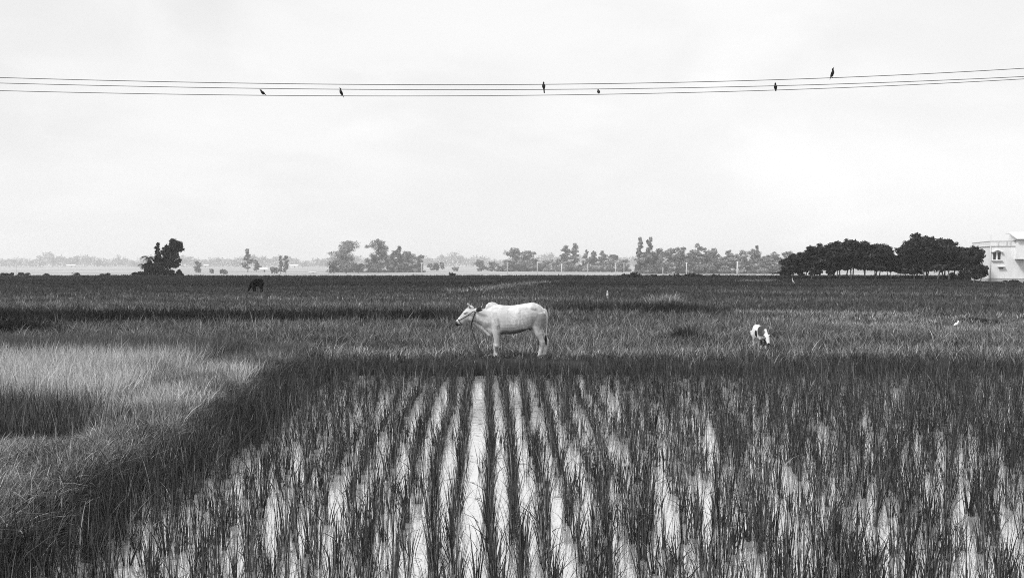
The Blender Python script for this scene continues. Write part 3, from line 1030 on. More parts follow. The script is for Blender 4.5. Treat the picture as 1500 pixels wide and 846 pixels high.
# egrets
d = dist(482)
perched('egret', (X(1402, d), d, float(height(X(1402, d), d)) + .10), math.radians(200), 20, .85, .02, 'white egret standing in the pale rough grass at far right', 'egret', M_EGRET, 'egrets', .03, .06)
d = dist(419)
perched('egret', (X(1162, d), d, float(height(X(1162, d), d)) + .2), math.radians(20), 45, 2.2, .0, 'tiny white egret standing in the far field before the dark grove', 'egret', M_EGRET, 'egrets', .05, .08)
d = 42.0
eg = empty('egret', at(890, 432, d), math.radians(62))
eg.scale = (.8, .8, .8)
tag(eg, 'white egret flying low over the dark field with its wings raised', 'egret', 'egrets')
b = MB()
b.loft([((-.16, -.02, -.0), .012, .012), ((-.12, -.01, .0), .04, .04), ((-.03, 0, -.01), .06, .06), ((.06, .01, -.01), .05, .05), ((.14, .02, .0), .012, .03), ((.20, .03, .0), .006, .03)], 12)
b.tube([(-.13, -.02, .0), (-.19, -.03, .02), (-.21, -.03, .0)], [.03, .028, .022], 10)
# both wings, one up and one down as it banks
b.loft([((-.02, -.01, .02), .02, .07, 2, (.9, 0, .1)), ((-.05, -.02, .12), .02, .075, 2, (.2, .9, 0)), ((-.09, -.03, .22), .018, .07, 2, (.2, .9, 0)), ((-.13, -.03, .30), .008, .03, 2, (.2, .9, 0))], 10)
b.loft([((.02, .01, -.02), .02, .07, 2, (.9, 0, .1)), ((.05, .02, -.11), .02, .075, 2, (.2, .9, 0)), ((.11, .03, -.20), .018, .06, 2, (.2, .9, 0)), ((.16, .03, -.27), .008, .025, 2, (.2, .9, 0))], 10)
b.tube([(-.10, -.02, .18), (-.12, -.03, .26), (-.13, -.03, .31)], [.035, .03, .012], 8)
b.tube([(-.01, 0, -.02), (-.05, -.02, .1), (-.10, -.02, .2)], [.05, .05, .04], 8)
b.tube([(.01, 0, .0), (.05, .02, -.1), (.11, .03, -.2), (.15, .03, -.26)], [.05, .045, .035, .012], 8)
b.skin('body', M_EGRET, 0.010, eg, 2)
MB().tube([(-.20, -.03, .0), (-.25, -.035, -.005), (-.29, -.04, -.01)], [.014, .010, .003], 7).build('beak', M_BILL, eg, True)
for s in (-1, 1):
    MB().tube([(.12, .02 + s * .02, -.02), (.22, .035 + s * .015, -.02), (.32, .05 + s * .01, -.015)], [.009, .007, .004], 6).build('leg', M_BILL, eg, True)


# ------------------------------------------------------------------ trees
def leaves(rng, clumps, n, size, tone, tvar=0.3, shell=0.5, squash=0.8, sub=6):
    """leaf sprays spread through ellipsoid clumps: (cx,cy,cz,rx,ry,rz)"""
    cl = np.array(clumps, float)
    if sub:
        big = []
        for c in cl:
            big.append(np.concatenate([c[:3], c[3:] * .68]))
            for _ in range(sub):
                v = rng.randn(3); v /= np.linalg.norm(v)
                if v[2] < -.4: v[2] *= -1
                big.append(np.concatenate([c[:3] + v * c[3:] * rng.uniform(.55, .95), c[3:] * rng.uniform(.28, .5)]))
        cl = np.array(big)
    vol = (cl[:, 3] * cl[:, 4] * cl[:, 5]) ** 0.75
    which = rng.choice(len(cl), n, p=vol / vol.sum())
    v = rng.randn(n, 3); v /= np.linalg.norm(v, axis=1)[:, None]
    r = (shell + (1 - shell) * rng.rand(n)) ** 1.0 * (1 + 0.10 * rng.randn(n))
    r = np.where(rng.rand(n) < 0.25, rng.rand(n) ** 0.5, r)
    c = cl[which]
    # lumpy outline: push sprays by a cheap directional noise
    lump = 1 + 0.16 * np.sin(v[:, 0] * 5 + which * 1.7) * np.cos(v[:, 2] * 6 + which * 0.9) + 0.10 * np.sin(v[:, 1] * 9 + v[:, 0] * 7 + which)
    P = c[:, :3] + v * c[:, 3:6] * (r * lump)[:, None]
    nrm = v + rng.randn(n, 3) * 0.7
    nrm /= np.linalg.norm(nrm, axis=1)[:, None]
    a = np.cross(nrm, rng.randn(n, 3)); a /= np.linalg.norm(a, axis=1)[:, None]
    b_ = np.cross(nrm, a)
    s = size * (0.55 + 0.9 * rng.rand(n))
    ct = np.exp(tvar * rng.randn(len(cl)))
    tn = np.clip(tone * ct[which] * np.exp(0.28 * rng.randn(n)), 0.005, 0.7)
    A = P + a * s[:, None]; Bp = P + b_ * (s * squash * 0.5)[:, None] + nrm * (s * 0.18)[:, None]
    Cc = P - a * (s * 0.8)[:, None]; D = P - b_ * (s * squash * 0.5)[:, None] + nrm * (s * 0.18)[:, None]
    V = np.stack([A, Bp, Cc, D], 1).reshape(-1, 3)
    q = (np.arange(n) * 4)[:, None]
    f = np.concatenate([q + np.array([[0, 1, 2]]), q + np.array([[0, 2, 3]])])
    return V, [f], np.repeat(tn, 4)


def trunk_mb(rng, base, top, r0, clumps, bend=0.04, limbs=True):
    t = MB()
    b0 = np.array(base, float); t0 = np.array(top, float)
    h = np.linalg.norm(t0 - b0)
    pts = []; rad = []
    for k in range(7):
        s = k / 6
        p_ = b0 + (t0 - b0) * s + np.array([rng.randn(), rng.randn(), 0]) * bend * h * math.sin(math.pi * s)
        pts.append(tuple(p_)); rad.append(r0 * (1.25 if k == 0 else 1) * (1 - 0.72 * s))
    t.tube(pts, rad, 8)
    if limbs:
        for c in clumps:
            k = 2 + rng.randint(4)
            st = np.array(pts[k]); en = np.array(c[:3])
            if np.linalg.norm(en - st) < 0.05 * h: continue
            mid = (st + en) / 2 + np.array([0, 0, 0.06 * h]) * rng.rand()
            t.tube([tuple(st), tuple(mid), tuple(en)], [rad[k] * .6, rad[k] * .4, rad[k] * .12], 6)
    return t


def tree_meshes(rng, clumps, n, size, tone, base, top, r0, bark, tvar=0.3, shell=0.5, squash=0.8, bend=0.04):
    V, fl, T = leaves(rng, clumps, n, size, tone, tvar, shell, squash)
    cm = np_mesh('crown', V, fl, T); cm.materials.append(M_LEAF)
    tm = trunk_mb(rng, base, top, r0, clumps, bend).mesh('trunk', True); tm.materials.append(bark)
    return cm, tm


def place_tree(name, meshes, loc, rz, sc, label, cat='tree', group=None):
    o = empty(name, loc, rz)
    if not hasattr(sc, '__len__'): sc = (sc, sc, sc)
    o.scale = sc
    tag(o, label, cat, group)
    link_mesh('crown', meshes[0], None, o)
    link_mesh('trunk', meshes[1], None, o)
    return o


# --- dark grove on the right
GD = dist(409.5)
grove_var = []
for v in range(6):
    r = np.random.RandomState(100 + v)
    hh_ = 1.0
    cl = []
    for k in range(9):
        a = r.rand() * 6.28; rr = 0.9 * math.sqrt(r.rand())
        cl.append((math.cos(a) * rr, math.sin(a) * rr, 2.5 + 2.5 * r.rand(), 0.85 + .45 * r.rand(), 0.85 + .45 * r.rand(), 0.6 + .4 * r.rand()))
    cl.append((0, 0, 5.0, .9, .9, .7))
    cl += [(r.randn() * 1.0, r.randn() * 1.0, 1.65 + .6 * r.rand(), .8, .8, .45) for _ in range(6)]
    grove_var.append(tree_meshes(r, cl, 3000, 0.24, 0.030, (0, 0, -.1), (r.randn() * .2, r.randn() * .2, 4.2), .10, M_BARK_PALE, 0.30, 0.5, 0.8, 0.03))
low_var = []
for v in range(4):
    r = np.random.RandomState(200 + v)
    cl = []
    for k in range(10):
        a = r.rand() * 6.28; rr = 0.9 * math.sqrt(r.rand())
        cl.append((math.cos(a) * rr, math.sin(a) * rr, 2.3 + 2.7 * r.rand(), 0.85 + .4 * r.rand(), 0.85 + .4 * r.rand(), 0.55 + .4 * r.rand()))
    cl.append((0, 0, 5.0, .8, .8, .7))
    cl += [(r.randn() * 1.0, r.randn() * 1.0, 1.0 + .7 * r.rand(), .75, .75, .45) for _ in range(7)]
    low_var.append(tree_meshes(r, cl, 3200, 0.24, 0.030 * (.85 + .5 * r.rand()), (0, 0, -.1), (r.randn() * .3, r.randn() * .3, 4.2), .10, M_BARK_PALE, 0.40, 0.5, 0.8, 0.04))
GX0, GX1 = X(1150, GD), X(1436, GD)


def grove_top(px):      # crown line of the photograph, in metres above the ground
    yy = np.interp(px, [1143, 1165, 1190, 1220, 1260, 1300, 1312, 1325, 1345, 1375, 1395, 1410, 1430, 1446],
                   [388, 371, 360, 355, 351, 361, 376, 356, 346, 348, 357, 366, 371, 383])
    return (410 - yy) / 1133.0 * GD


kk = 0
rows = [(0.0, 16), (2.6, 15), (5.4, 13)]
for dy, n in rows:
    for k in range(n):
        px = 1152 + (1441 - 1152) * (k + 0.5 * (dy > 2 and dy < 5) + 0.15) / (n - 0.2) + random.uniform(-4, 4)
        d = GD + dy + random.uniform(-.6, .6) - 7 * max(0, (px - 1300) / 140)
        x = X(px, d)
        h = grove_top(px) * random.uniform(0.88, 1.02) * (1 if dy > 1 else 0.93)
        s = h / 5.45
        w = max(0.8, min(1.2, s * 1.1)) * (.72 if 1298 < px < 1324 else 1) * random.uniform(.9, 1.1)
        if k == 0 and dy == 0:
            lb = 'low dark tree at the grove\'s left end, leaning out over the field'; w = .85
        elif k == n - 1 and dy == 0:
            lb = 'dark tree at the right end of the grove\'s front row'
        elif 1318 < px < 1392 and dy > 4:
            lb = 'tall dark tree rising from the higher right hump of the grove'
        elif px < 1312:
            lb = ('slim-trunked dark tree in the front row of the grove\'s long left hump', 'dark tree inside the grove\'s long left hump, behind the front row')[dy > 1]
        else:
            lb = ('slim-trunked dark tree in the front row of the grove\'s right hump', 'dark tree inside the grove\'s right hump, behind the front row')[dy > 1]
        place_tree('grove_tree', low_var[kk % 4] if (px > 1316 and random.random() < .4) or random.random() < .1 else grove_var[kk % 6], (x, d, float(height(x, d))), random.uniform(0, 6.28), (w, w, s), lb, 'tree', lb if 'row' in lb or 'tall' in lb else 'trees of the dark grove')
        kk += 1

for px, d, s_, lb in ((1427, 97.0, .84, 'small dark tree before the left side wall of the white house'), (1436, 96.2, .66, 'lowest dark tree at the white house\'s left corner')):
    place_tree('grove_tree', low_var[kk % 4], (X(px, d), d, float(height(X(px, d), d))), kk, (.62, .62, s_), lb, 'tree', 'trees of the dark grove'); kk += 1
n_ = 2600
xs_ = RS.uniform(GX0 - 1.0, GX1 + 1.0, n_); ys2 = GD - 1.5 + RS.rand(n_) * 8
keep = (wob(xs_, ys2 * .3, .7, 3.0) + .3 * RS.randn(n_)) > -.35
p = np.column_stack([xs_[keep], ys2[keep], height(xs_[keep], ys2[keep])])
parts = [tuft_blades(p, 5, np.clip(.35 + .45 * wob(p[:, 0], p[:, 1], 1.1, 1.0), .15, 1.1), .3, .10, .3, .3, .4, np.full(len(p), .022), .4, 3)]
blade_object('undergrowth', parts, M_BLADE, 'dark low undergrowth between the trunks of the grove', 'undergrowth')

# --- dark clump on the left: tall leaning tree, pointed tree, middle tree, palms, mound of shrubs
TD = 151.0
def tz(x, y_): return float(height(x, y_))
def M_(px, py, d=TD):          # local metres in a clump drawn from the photograph
    return ((px - 240) / 1133.0 * d, (403.5 - py) / 1133.0 * d)


cx0 = X(240, TD)
r = np.random.RandomState(5)
def clump_from(lst, d=TD, depth=1.0):
    out = []
    for px, py, rx, rz in lst:
        x_, z_ = M_(px, py, d)
        k = d / 1133.0
        out.append((x_, r.randn() * .35 * depth, z_, rx * k, max(rx, rz) * .8 * k, rz * k))
    return out


lst = [(254, 356, 7, 5), (262, 359, 6, 5), (250, 362, 6, 5), (264, 366, 6, 5), (255, 369, 8, 6), (248, 376, 8, 6), (259, 377, 6, 5), (262, 384, 5, 4), (252, 386, 9, 6), (244, 366, 4, 6), (258, 391, 5, 3)]
place_tree('leafy_tree', tree_meshes(r, clump_from(lst), 2600, .36, .028, (0.3, 0, -.1), (2.0, 0, 6.0), .22, M_BARK, .35, .45), (cx0, TD, tz(cx0, TD)), 0, 1,
           'tallest dark tree of the left clump, leaning to the right', 'tree', 'dark tree clump on the left')
lst = [(230, 360, 2.0, 3), (229, 365, 3.2, 4), (229, 371, 3.5, 4.5), (231, 378, 5, 5), (230, 386, 6, 6)]
place_tree('pointed_tree', tree_meshes(r, clump_from(lst), 900, .30, .022, (-1.2, 0, -.1), (-1.45, 0, 5.6), .12, M_BARK, .25, .4), (cx0, TD + .5, tz(cx0, TD)), 0, 1,
           'narrow dark tree with a pointed top left of the tallest tree in the clump', 'tree', 'dark tree clump on the left')
lst = [(226, 384, 7, 6), (222, 392, 6, 6), (238, 366, 4, 4), (237, 373, 6, 5), (241, 380, 7, 6), (234, 382, 7, 6), (246, 374, 6, 5), (240, 390, 9, 6), (230, 392, 7, 5)]
place_tree('leafy_tree', tree_meshes(r, clump_from(lst), 1500, .34, .026, (-.2, 0, -.1), (-.4, 0, 5.0), .15, M_BARK, .3, .45), (cx0, TD + 1.2, tz(cx0, TD)), 0, 1,
           'dark bushy tree in the middle of the left clump', 'tree', 'dark tree clump on the left')


def palm(loc, h, nf, fl, label, seed, tone=.03, r0=.09):
    rr = np.random.RandomState(seed)
    o = empty('palm_tree', loc); tag(o, label, 'palm', 'dark tree clump on the left')
    MB().tube([(0, 0, -.1), (rr.randn() * .1, 0, h * .5), (rr.randn() * .15, 0, h)], [r0 * 1.2, r0, r0 * .8], 8).build('trunk', M_BARK, o, True)
    V = []; f = []; T = []
    for k in range(nf):
        a = 2 * math.pi * k / nf + rr.rand() * .4; el = rr.uniform(.2, 1.2); L = fl * rr.uniform(.8, 1.15)
        prev = None
        segs = 9
        rib = []
        for s in range(segs + 1):
            t = s / segs
            e = el - 1.9 * t
            if s == 0: p_ = np.array([0, 0, h], float)
            else: p_ = p_ + np.array([math.cos(a) * math.cos(e), math.sin(a) * math.cos(e), math.sin(e)]) * L / segs
            rib.append(p_.copy())
        sd = np.array([-math.sin(a), math.cos(a), 0])
        for s in range(segs):
            for sg in (-1, 1):
                w = fl * .26 * math.sin(math.pi * (s + .7) / (segs + 1)) + .05
                i0 = len(V)
                tip = (rib[s] + rib[s + 1]) / 2 + sd * sg * w + np.array([0, 0, -w * .7]) + (rib[s + 1] - rib[s]) * .6
                V += [rib[s], rib[s] * .35 + rib[s + 1] * .65, tip]; f.append((i0, i0 + 1, i0 + 2))
                T += [tone * math.exp(.25 * rr.randn())] * 3
    cm = np_mesh('crown', np.array(V), [np.array(f)], T); cm.materials.append(M_LEAF)
    link_mesh('crown', cm, None, o)
    return o


for px, py, lb, sd in ((221, 379, 'short dark palm with arching fronds at the left of the tree clump', 1), (214, 389, 'lowest dark palm at the left foot of the tree clump', 2)):
    x_, z_ = M_(px, py)
    palm((cx0 + x_, TD - .6, tz(cx0 + x_, TD - .6)), z_, 16, 1.7 if sd == 1 else 1.4, lb, sd)


def shrub(loc, rx, rz, n, size, tone, label, seed, name='shrub', group=None, tvar=.3):
    rr = np.random.RandomState(seed)
    o = empty(name, loc); tag(o, label, 'shrub', group)
    cl = [(rr.randn() * rx * .45, rr.randn() * rx * .3, rz * (.35 + .3 * rr.rand()), rx * .5, rx * .4, rz * .45) for _ in range(5)]
    V, fl, T = leaves(rr, cl, n, size, tone, tvar, .3)
    cm = np_mesh('foliage', V, fl, T); cm.materials.append(M_LEAF); link_mesh('foliage', cm, None, o)
    st = MB()
    for k in range(5):
        c = cl[k]
        st.tube([(c[0] * .15, c[1] * .15, -.05), (c[0] * .6, c[1] * .6, c[2] * .6), (c[0], c[1], c[2])], [.03 * rz, .022 * rz, .01 * rz], 5)
    st.build('stems', M_BARK, o, True)
    return o


for px, w, h, lb in ((207, 9, 4.5, 'low dark shrub at the far left foot of the tree clump'), (222, 15, 19, 'dark shrub under the palms of the left tree clump'), (240, 12, 8, 'dark shrub under the middle of the left tree clump'), (255, 9, 9, 'dark shrub under the tallest tree of the left clump'), (262, 6, 4, 'low dark shrub at the right foot of the left clump')):
    k = TD / 1133
    x_ = X(px, TD - 1)
    shrub((x_, TD - 1, tz(x_, TD - 1) - .05), w * k, h * k, int(500 + w * h * 9), .28, .024, lb, px, group='dark tree clump on the left')

# low shrubs along the field's far edge
for i, (px, w, h, lb) in enumerate(((10, 8, 4, 'low shrub on the field edge at the far left margin'), (32, 9, 4.5, 'wide low shrub on the field edge, second from the left margin'),
                        (68, 4, 3, 'tiny shrub on the field edge between the wide shrub and the pale stump'), (110, 5, 5.5, 'small upright shrub on the field edge left of the dark tree clump'), (155, 6, 3, 'small flat shrub on the field edge just left of the tree clump'),
                        (662, 6, 4.5, 'small dark shrub on the field edge behind the white cow\'s head'),
                        (850, 10, 2.5, 'flat shrub on the field edge right of centre'), (925, 8, 5, 'left end shrub of the dark scrub on the field edge'), (935, 9, 8, 'tallest shrub of the dark scrub on the field edge'), (957, 10, 4, 'third shrub of the dark scrub on the field edge'),
                        (990, 9, 4.5, 'broad shrub on the field edge below the right of the pale woods'), (1015, 9, 5.5, 'bushy shrub on the field edge under the pale woods\' middle'), (1027, 6, 4.5, 'shrub next to the bushy shrub on the field edge'), (1052, 7, 4, 'lone shrub on the field edge in front of the thick pole'),
                        (1085, 10, 3, 'flat shrub on the field edge right of the thick pole'), (1125, 8, 2.5, 'flat shrub on the field edge beside the dark grove'))):
    d = EDGE - 1 if px < 700 else 132.0
    if px > 900: d = 136.0
    k = d / 1133
    x_ = X(px, d)
    shrub((x_, d, float(height(x_, d)) - .03), w * k, (h + 0.4) * k, 260, .22, .05, lb, 300 + i, group='low shrubs along the field edge')
for i, (px, lb) in enumerate(((1475, 'dark weeds at the foot of the white house wall, left patch'), (1490, 'dark weeds at the foot of the white house wall, right patch'))):
    shrub((X(px, 97), 97, -.02), .7, .38, 220, .12, .035, lb, 350 + i, 'weed_patch', 'weeds at the house wall')
# darker and paler clumps of rank grass in the meadow: each a thing of its own
for px, py, wd, h, tn, lb, n_ in ((1005, 499, .55, .42, .035, 'dark clump of taller grass in the meadow between the cow and the calf', 260), (980, 446, .40, .55, .24, 'pale tall weed clump in the dark field right of the cow', 150),
                             (1452, 474, .35, .22, .03, 'dark grass clump on the pale rough ground at the right margin', 130), (1426, 471, .40, .20, .035, 'dark grass clump on the pale rough ground beside the standing egret', 130), (20, 489, 1.0, .6, .025, 'dark dense grass clump at the left margin of the meadow', 420)):
    d = dist(py)
    g = RS.randn(n_, 2) * [wd, wd * .5]
    pl_ = np.column_stack([g, np.full(n_, -.02)])
    rr_ = np.exp(-(g[:, 0] / (1.3 * wd)) ** 2)
    V, fl, T = tuft_blades(pl_, 6, h * (.45 + .55 * rr_), .25, .018 + .006 * (py < 480), .06, .28, .35, np.full(n_, tn), .6, 4)
    o = empty('grass_clump', (X(px, d), d, float(height(X(px, d), d)))); tag(o, lb, 'grass clump')
    link_mesh('foliage', np_mesh('foliage', V, fl, T), M_BLADE, o)

# --- trees on the plain beyond, distance haze painted in as pale leaf tone
def plain_tree(px, base_y, top_y, wid, style, tone, label, seed, name='tree', group=None, leaf=None, n=None):
    d = (EYE - LOW) * 1133.0 / (base_y - HOR)
    k = d / 1133.0
    H = (base_y - top_y) * k; W = wid * k / 2
    rr = np.random.RandomState(seed)
    cl = []
    if style == 'round':
        for j in range(15):
            a = rr.rand() * 6.28; q = math.sqrt(rr.rand()) * .72
            zc = .10 + .78 * (j + rr.rand()) / 15
            env = math.sin(math.pi * min(1, .33 + zc * .54))
            cl.append((math.cos(a) * q * W * env, math.sin(a) * q * W * env, H * zc, W * (.38 + .2 * rr.rand()), W * .42, H * (.12 + .07 * rr.rand())))
        cl.append((rr.randn() * .1 * W, 0, H * .90, W * .32, W * .3, H * .08))
    elif style == 'tall':
        for j in range(13):
            zc = .14 + .80 * (j + rr.rand() * .6) / 13
            env = math.sin(math.pi * (.18 + .76 * zc)) ** .6
            cl.append((rr.randn() * W * .32 * env, rr.randn() * W * .35, H * zc, W * env * (.50 + .25 * rr.rand()), W * env * .5, H * (.055 + .04 * rr.rand())))
        cl.append((0, 0, H * .94, W * .32, W * .3, H * .055))
    elif style == 'wide':
        for _ in range(14):
            xx = rr.uniform(-.8, .8)
            cl.append((xx * W, rr.randn() * W * .3, H * (.22 + .5 * rr.rand() * math.sqrt(1 - xx * xx)), W * .28, W * .3, H * (.18 + .10 * rr.rand())))
    nn = n or int(1700 + 5.5 * wid * (base_y - top_y))
    lf = leaf or .72 * d / 773.0
    me = tree_meshes(rr, cl, min(nn, 8000), lf, tone, (0, 0, -.3), (rr.randn() * .05 * W, 0, H * .8), .014 * H + .06, M_BARK, .42, .35, .8)
    return place_tree(name, me, (X(px, d), d, float(height(X(px, d), d))), 0, 1, label, 'tree', group)


PT = .28  # leaf tone lifted above natural foliage to paint the haze
G1, G2, G3, G4 = 'hazy trees left of centre', 'hazy trees at the centre', 'hazy woods right of centre', 'scattered hazy trees on the left plain'
T_ = [
    (363, 398, 364, 12, 'tall', 'tall narrow hazy tree alone on the left plain', G4),
    (290, 399.5, 382, 10, 'round', 'small round hazy tree on the plain right of the dark clump', G4),
    (310, 400, 394, 6, 'round', 'tiny sapling on the left plain, smallest tree there', G4),
    (327, 402, 393, 11, 'wide', 'low spreading bush on the left plain by the field edge', G4),
    (375, 398, 380, 9, 'tall', 'faint short tree right of the tall narrow tree on the left plain', G4),
    (402, 402, 389, 11, 'wide', 'low bush under the pair of thin trees on the left plain', G4),
    (411, 401, 374, 7, 'tall', 'left one of the pair of thin trees on the left plain', G4),
    (419, 401, 374, 9, 'tall', 'right one of the pair of thin trees on the left plain', G4),
    (507, 400, 351, 50, 'round', 'large round many-lobed hazy tree left of centre', G1),
    (489, 400, 384, 20, 'round', 'low tree at the left foot of the large round hazy tree', G1),
    (525, 400, 384, 26, 'wide', 'low bushy tree at the right foot of the large round hazy tree', G1),
    (555, 399.5, 348, 32, 'round', 'tallest hazy tree left of centre, with an airy top', G1),
    (556, 399, 372, 42, 'wide', 'dense low thicket at the foot of the tallest hazy tree left of centre', G1),
    (577, 399, 366, 18, 'tall', 'slim tree just right of the tallest hazy tree left of centre', G1),
    (585, 399, 360, 15, 'tall', 'thin-topped hazy tree standing above the thicket left of centre', G1),
    (600, 398.5, 368, 30, 'round', 'rounded hazy tree right of the thin-topped tree', G1),
    (615, 398.5, 373, 16, 'round', 'right-hand end tree of the hazy group left of centre', G1),
    (592, 398.5, 385, 40, 'wide', 'low thicket under the rounded hazy tree', G1),
    (639, 397.5, 382, 24, 'wide', 'low dome-shaped tree right of the hazy group left of centre', G1),
    (668, 397, 390, 12, 'wide', 'small bush on the plain above the white cow\'s head', G2),
    (705, 397, 381, 20, 'round', 'smaller pale tree left of the central hazy group', G2),
    (722, 397, 383, 18, 'round', 'pale rounded tree at the left edge of the central hazy group', G2),
    (752, 397.5, 362, 32, 'round', 'taller left half of the central hazy twin trees', G2),
    (775, 397.5, 366, 32, 'round', 'shorter right half of the central hazy twin trees', G2),
    (760, 397.5, 380, 56, 'wide', 'low thicket under the central hazy twin trees', G2),
    (801, 397.5, 380, 22, 'round', 'small tree between the twin trees and the weeping tree', G2),
    (818, 397.8, 378, 18, 'wide', 'dark arching bush at the foot of the weeping tree', G2),
    (829, 398, 359, 20, 'tall', 'left stem tree beside the weeping tree at the centre right', G2),
    (841, 398, 356, 17, 'tall', 'weeping tall tree, highest of those at the centre right', G2),
    (836, 398, 380, 36, 'wide', 'low thicket at the foot of the weeping tree', G2),
    (858, 398, 366, 14, 'tall', 'left of two pale slim trees right of the weeping tree', G2),
    (869, 398, 367, 14, 'tall', 'right of two pale slim trees right of the weeping tree', G2),
    (882, 398, 367, 14, 'tall', 'pale slim tree standing apart, before the darker rounded tree', G2),
    (896, 398.5, 372, 22, 'round', 'darker rounded tree right of the pale slim trees', G2),
    (912, 398.8, 380, 20, 'round', 'low end tree of the centre right group, left of the two poplars', G2),
    (872, 398.3, 386, 40, 'wide', 'low thicket under the pale slim trees', G2),
    (937, 401, 346.5, 13, 'tall', 'left of two tall poplar-like trees beginning the right woods', G3),
    (952, 401, 347, 13, 'tall', 'right of two tall poplar-like trees beginning the right woods', G3),
    (944, 401, 368, 30, 'round', 'bushy tree at the foot of the two poplar-like trees', G3),
    (965, 401, 362, 22, 'round', 'first rounded tree right of the two poplar-like trees', G3),
    (981, 401, 363, 24, 'round', 'second rounded tree right of the two poplar-like trees', G3),
    (1000, 401, 361, 26, 'round', 'broad tree of the right woods behind the thin pole', G3),
    (1022, 401, 356, 22, 'tall', 'highest pointed tree in the middle of the right woods', G3),
    (1010, 401, 370, 30, 'round', 'lower tree in front of the pointed tree of the right woods', G3),
    (1035, 401, 366, 24, 'round', 'rounded tree right of the pointed tree of the right woods', G3),
    (1047, 401, 363, 18, 'round', 'airy topped tree in the middle of the right woods', G3),
    (1068, 401, 366, 20, 'tall', 'pointed smaller tree left of the thick pole', G3),
    (1060, 401, 376, 30, 'round', 'low tree below the airy topped tree of the right woods', G3),
    (1086, 401, 367, 22, 'round', 'rounded tree behind the thick pole', G3),
    (1102, 401, 364, 26, 'round', 'dome-shaped tree right of the thick pole', G3),
    (1109, 401, 359, 6, 'tall', 'thin spindly tree top above the dome-shaped tree', G3),
    (1122, 401, 374, 26, 'round', 'low rounded tree near the right end of the right woods', G3),
    (1138, 401, 371, 24, 'round', 'hazy tree just left of the dark grove', G3),
    (1155, 401, 369, 26, 'round', 'last hazy tree, partly behind the dark grove', G3),
    (970, 401, 383, 44, 'wide', 'low thicket under the first rounded trees of the right woods', G3),
    (1015, 401, 384, 46, 'wide', 'low thicket behind the thin pole in the right woods', G3),
    (1060, 401, 385, 46, 'wide', 'low thicket left of the thick pole in the right woods', G3),
    (1110, 401, 383, 56, 'wide', 'low thicket right of the thick pole in the right woods', G3),
]
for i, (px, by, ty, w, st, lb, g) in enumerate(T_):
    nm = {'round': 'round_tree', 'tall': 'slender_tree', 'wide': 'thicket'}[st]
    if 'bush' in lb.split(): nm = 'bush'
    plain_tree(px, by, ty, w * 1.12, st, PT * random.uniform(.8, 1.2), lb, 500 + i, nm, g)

# --- scrub filling in under the hazy trees: nobody could count it
rr = np.random.RandomState(78)
cl = []
for xa, xb, by in ((484, 624, 399), (728, 794, 397.5), (798, 924, 398), (928, 1170, 401)):
    for px in np.arange(xa, xb, 2.6):
        d = (EYE - LOW) * 1133.0 / (by - HOR) + rr.uniform(-6, 14); k = d / 1133
        hgt = (3.5 + 5.5 * rr.rand() ** 2 + 2 * math.sin(px * .21)) * k
        cl.append((X(px, d), d, LOW + hgt * .45, 2.4 * k, 2.5, max(.4, hgt * .55)))
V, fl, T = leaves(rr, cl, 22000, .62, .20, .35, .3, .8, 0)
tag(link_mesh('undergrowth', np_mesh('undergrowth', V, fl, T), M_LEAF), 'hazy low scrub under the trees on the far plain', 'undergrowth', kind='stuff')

# --- far-off wood along the horizon: one mass
rr = np.random.RandomState(77)
cl = []
for px in np.arange(-120, 1700, 3.2):
    d = 1640 + rr.uniform(-60, 200)
    k = d / 1133
    prof = 377 + 2.5 * math.sin(px * .045) + 2.0 * math.sin(px * .13 + 1) + rr.randn() * 1.2
    if 55 < px < 80: prof -= 5
    if 660 < px < 680: prof -= 4
    if 440 < px < 480: prof += 2
    H = (391.5 - prof) * k
    cl.append((X(px, d), d, LOW + H * .72, 4.6 * k, 6, H * .30))
    cl.append((X(px + 1.5, d), d + 4, LOW + H * .35, 5.0 * k, 6, H * .40))
V, fl, T = leaves(rr, cl, 42000, 2.6, .32, .25, .3, .8, 0)  # crown tone lightened so the far haze is painted in
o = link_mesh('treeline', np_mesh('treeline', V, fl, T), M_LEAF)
tag(o, 'long hazy far-off wood along the horizon', 'wood', kind='stuff')

# ------------------------------------------------------------------ poles on the plain
M_POLE = plain_mat('concrete_pole', 0.62, 0.8, 0.2, 4, 0.12)
pole_list = [(481, 404, 388, 'leftmost pale pole, thin, below the large round hazy tree', .9), (618, 404, 384, 'pale pole right of the hazy group left of centre', 1), (743, 403, 384, 'pale pole in front of the left twin tree', 1), (787, 402.5, 383, 'pale pole at the right edge of the twin trees', 1),
             (822.5, 405, 386, 'pale pole in front of the dark arching bush', 1.2), (861, 403, 386, 'thin pale pole under the pale slim trees', .8), (902, 401.5, 384, 'pale pole in front of the darker rounded tree', 1), (914, 401, 384, 'pale pole left of the two poplar-like trees', .8),
             (1005.5, 402.5, 384, 'bright pole in front of the middle of the right woods', 1.4), (971, 401.5, 391, 'short pale post below the first rounded trees of the right woods', 1), (1080, 401.5, 382.5, 'thick pale pole near the right end of the right woods', 2.2), (24, 401, 384, 'thin pale pole far out on the left plain', .7)]
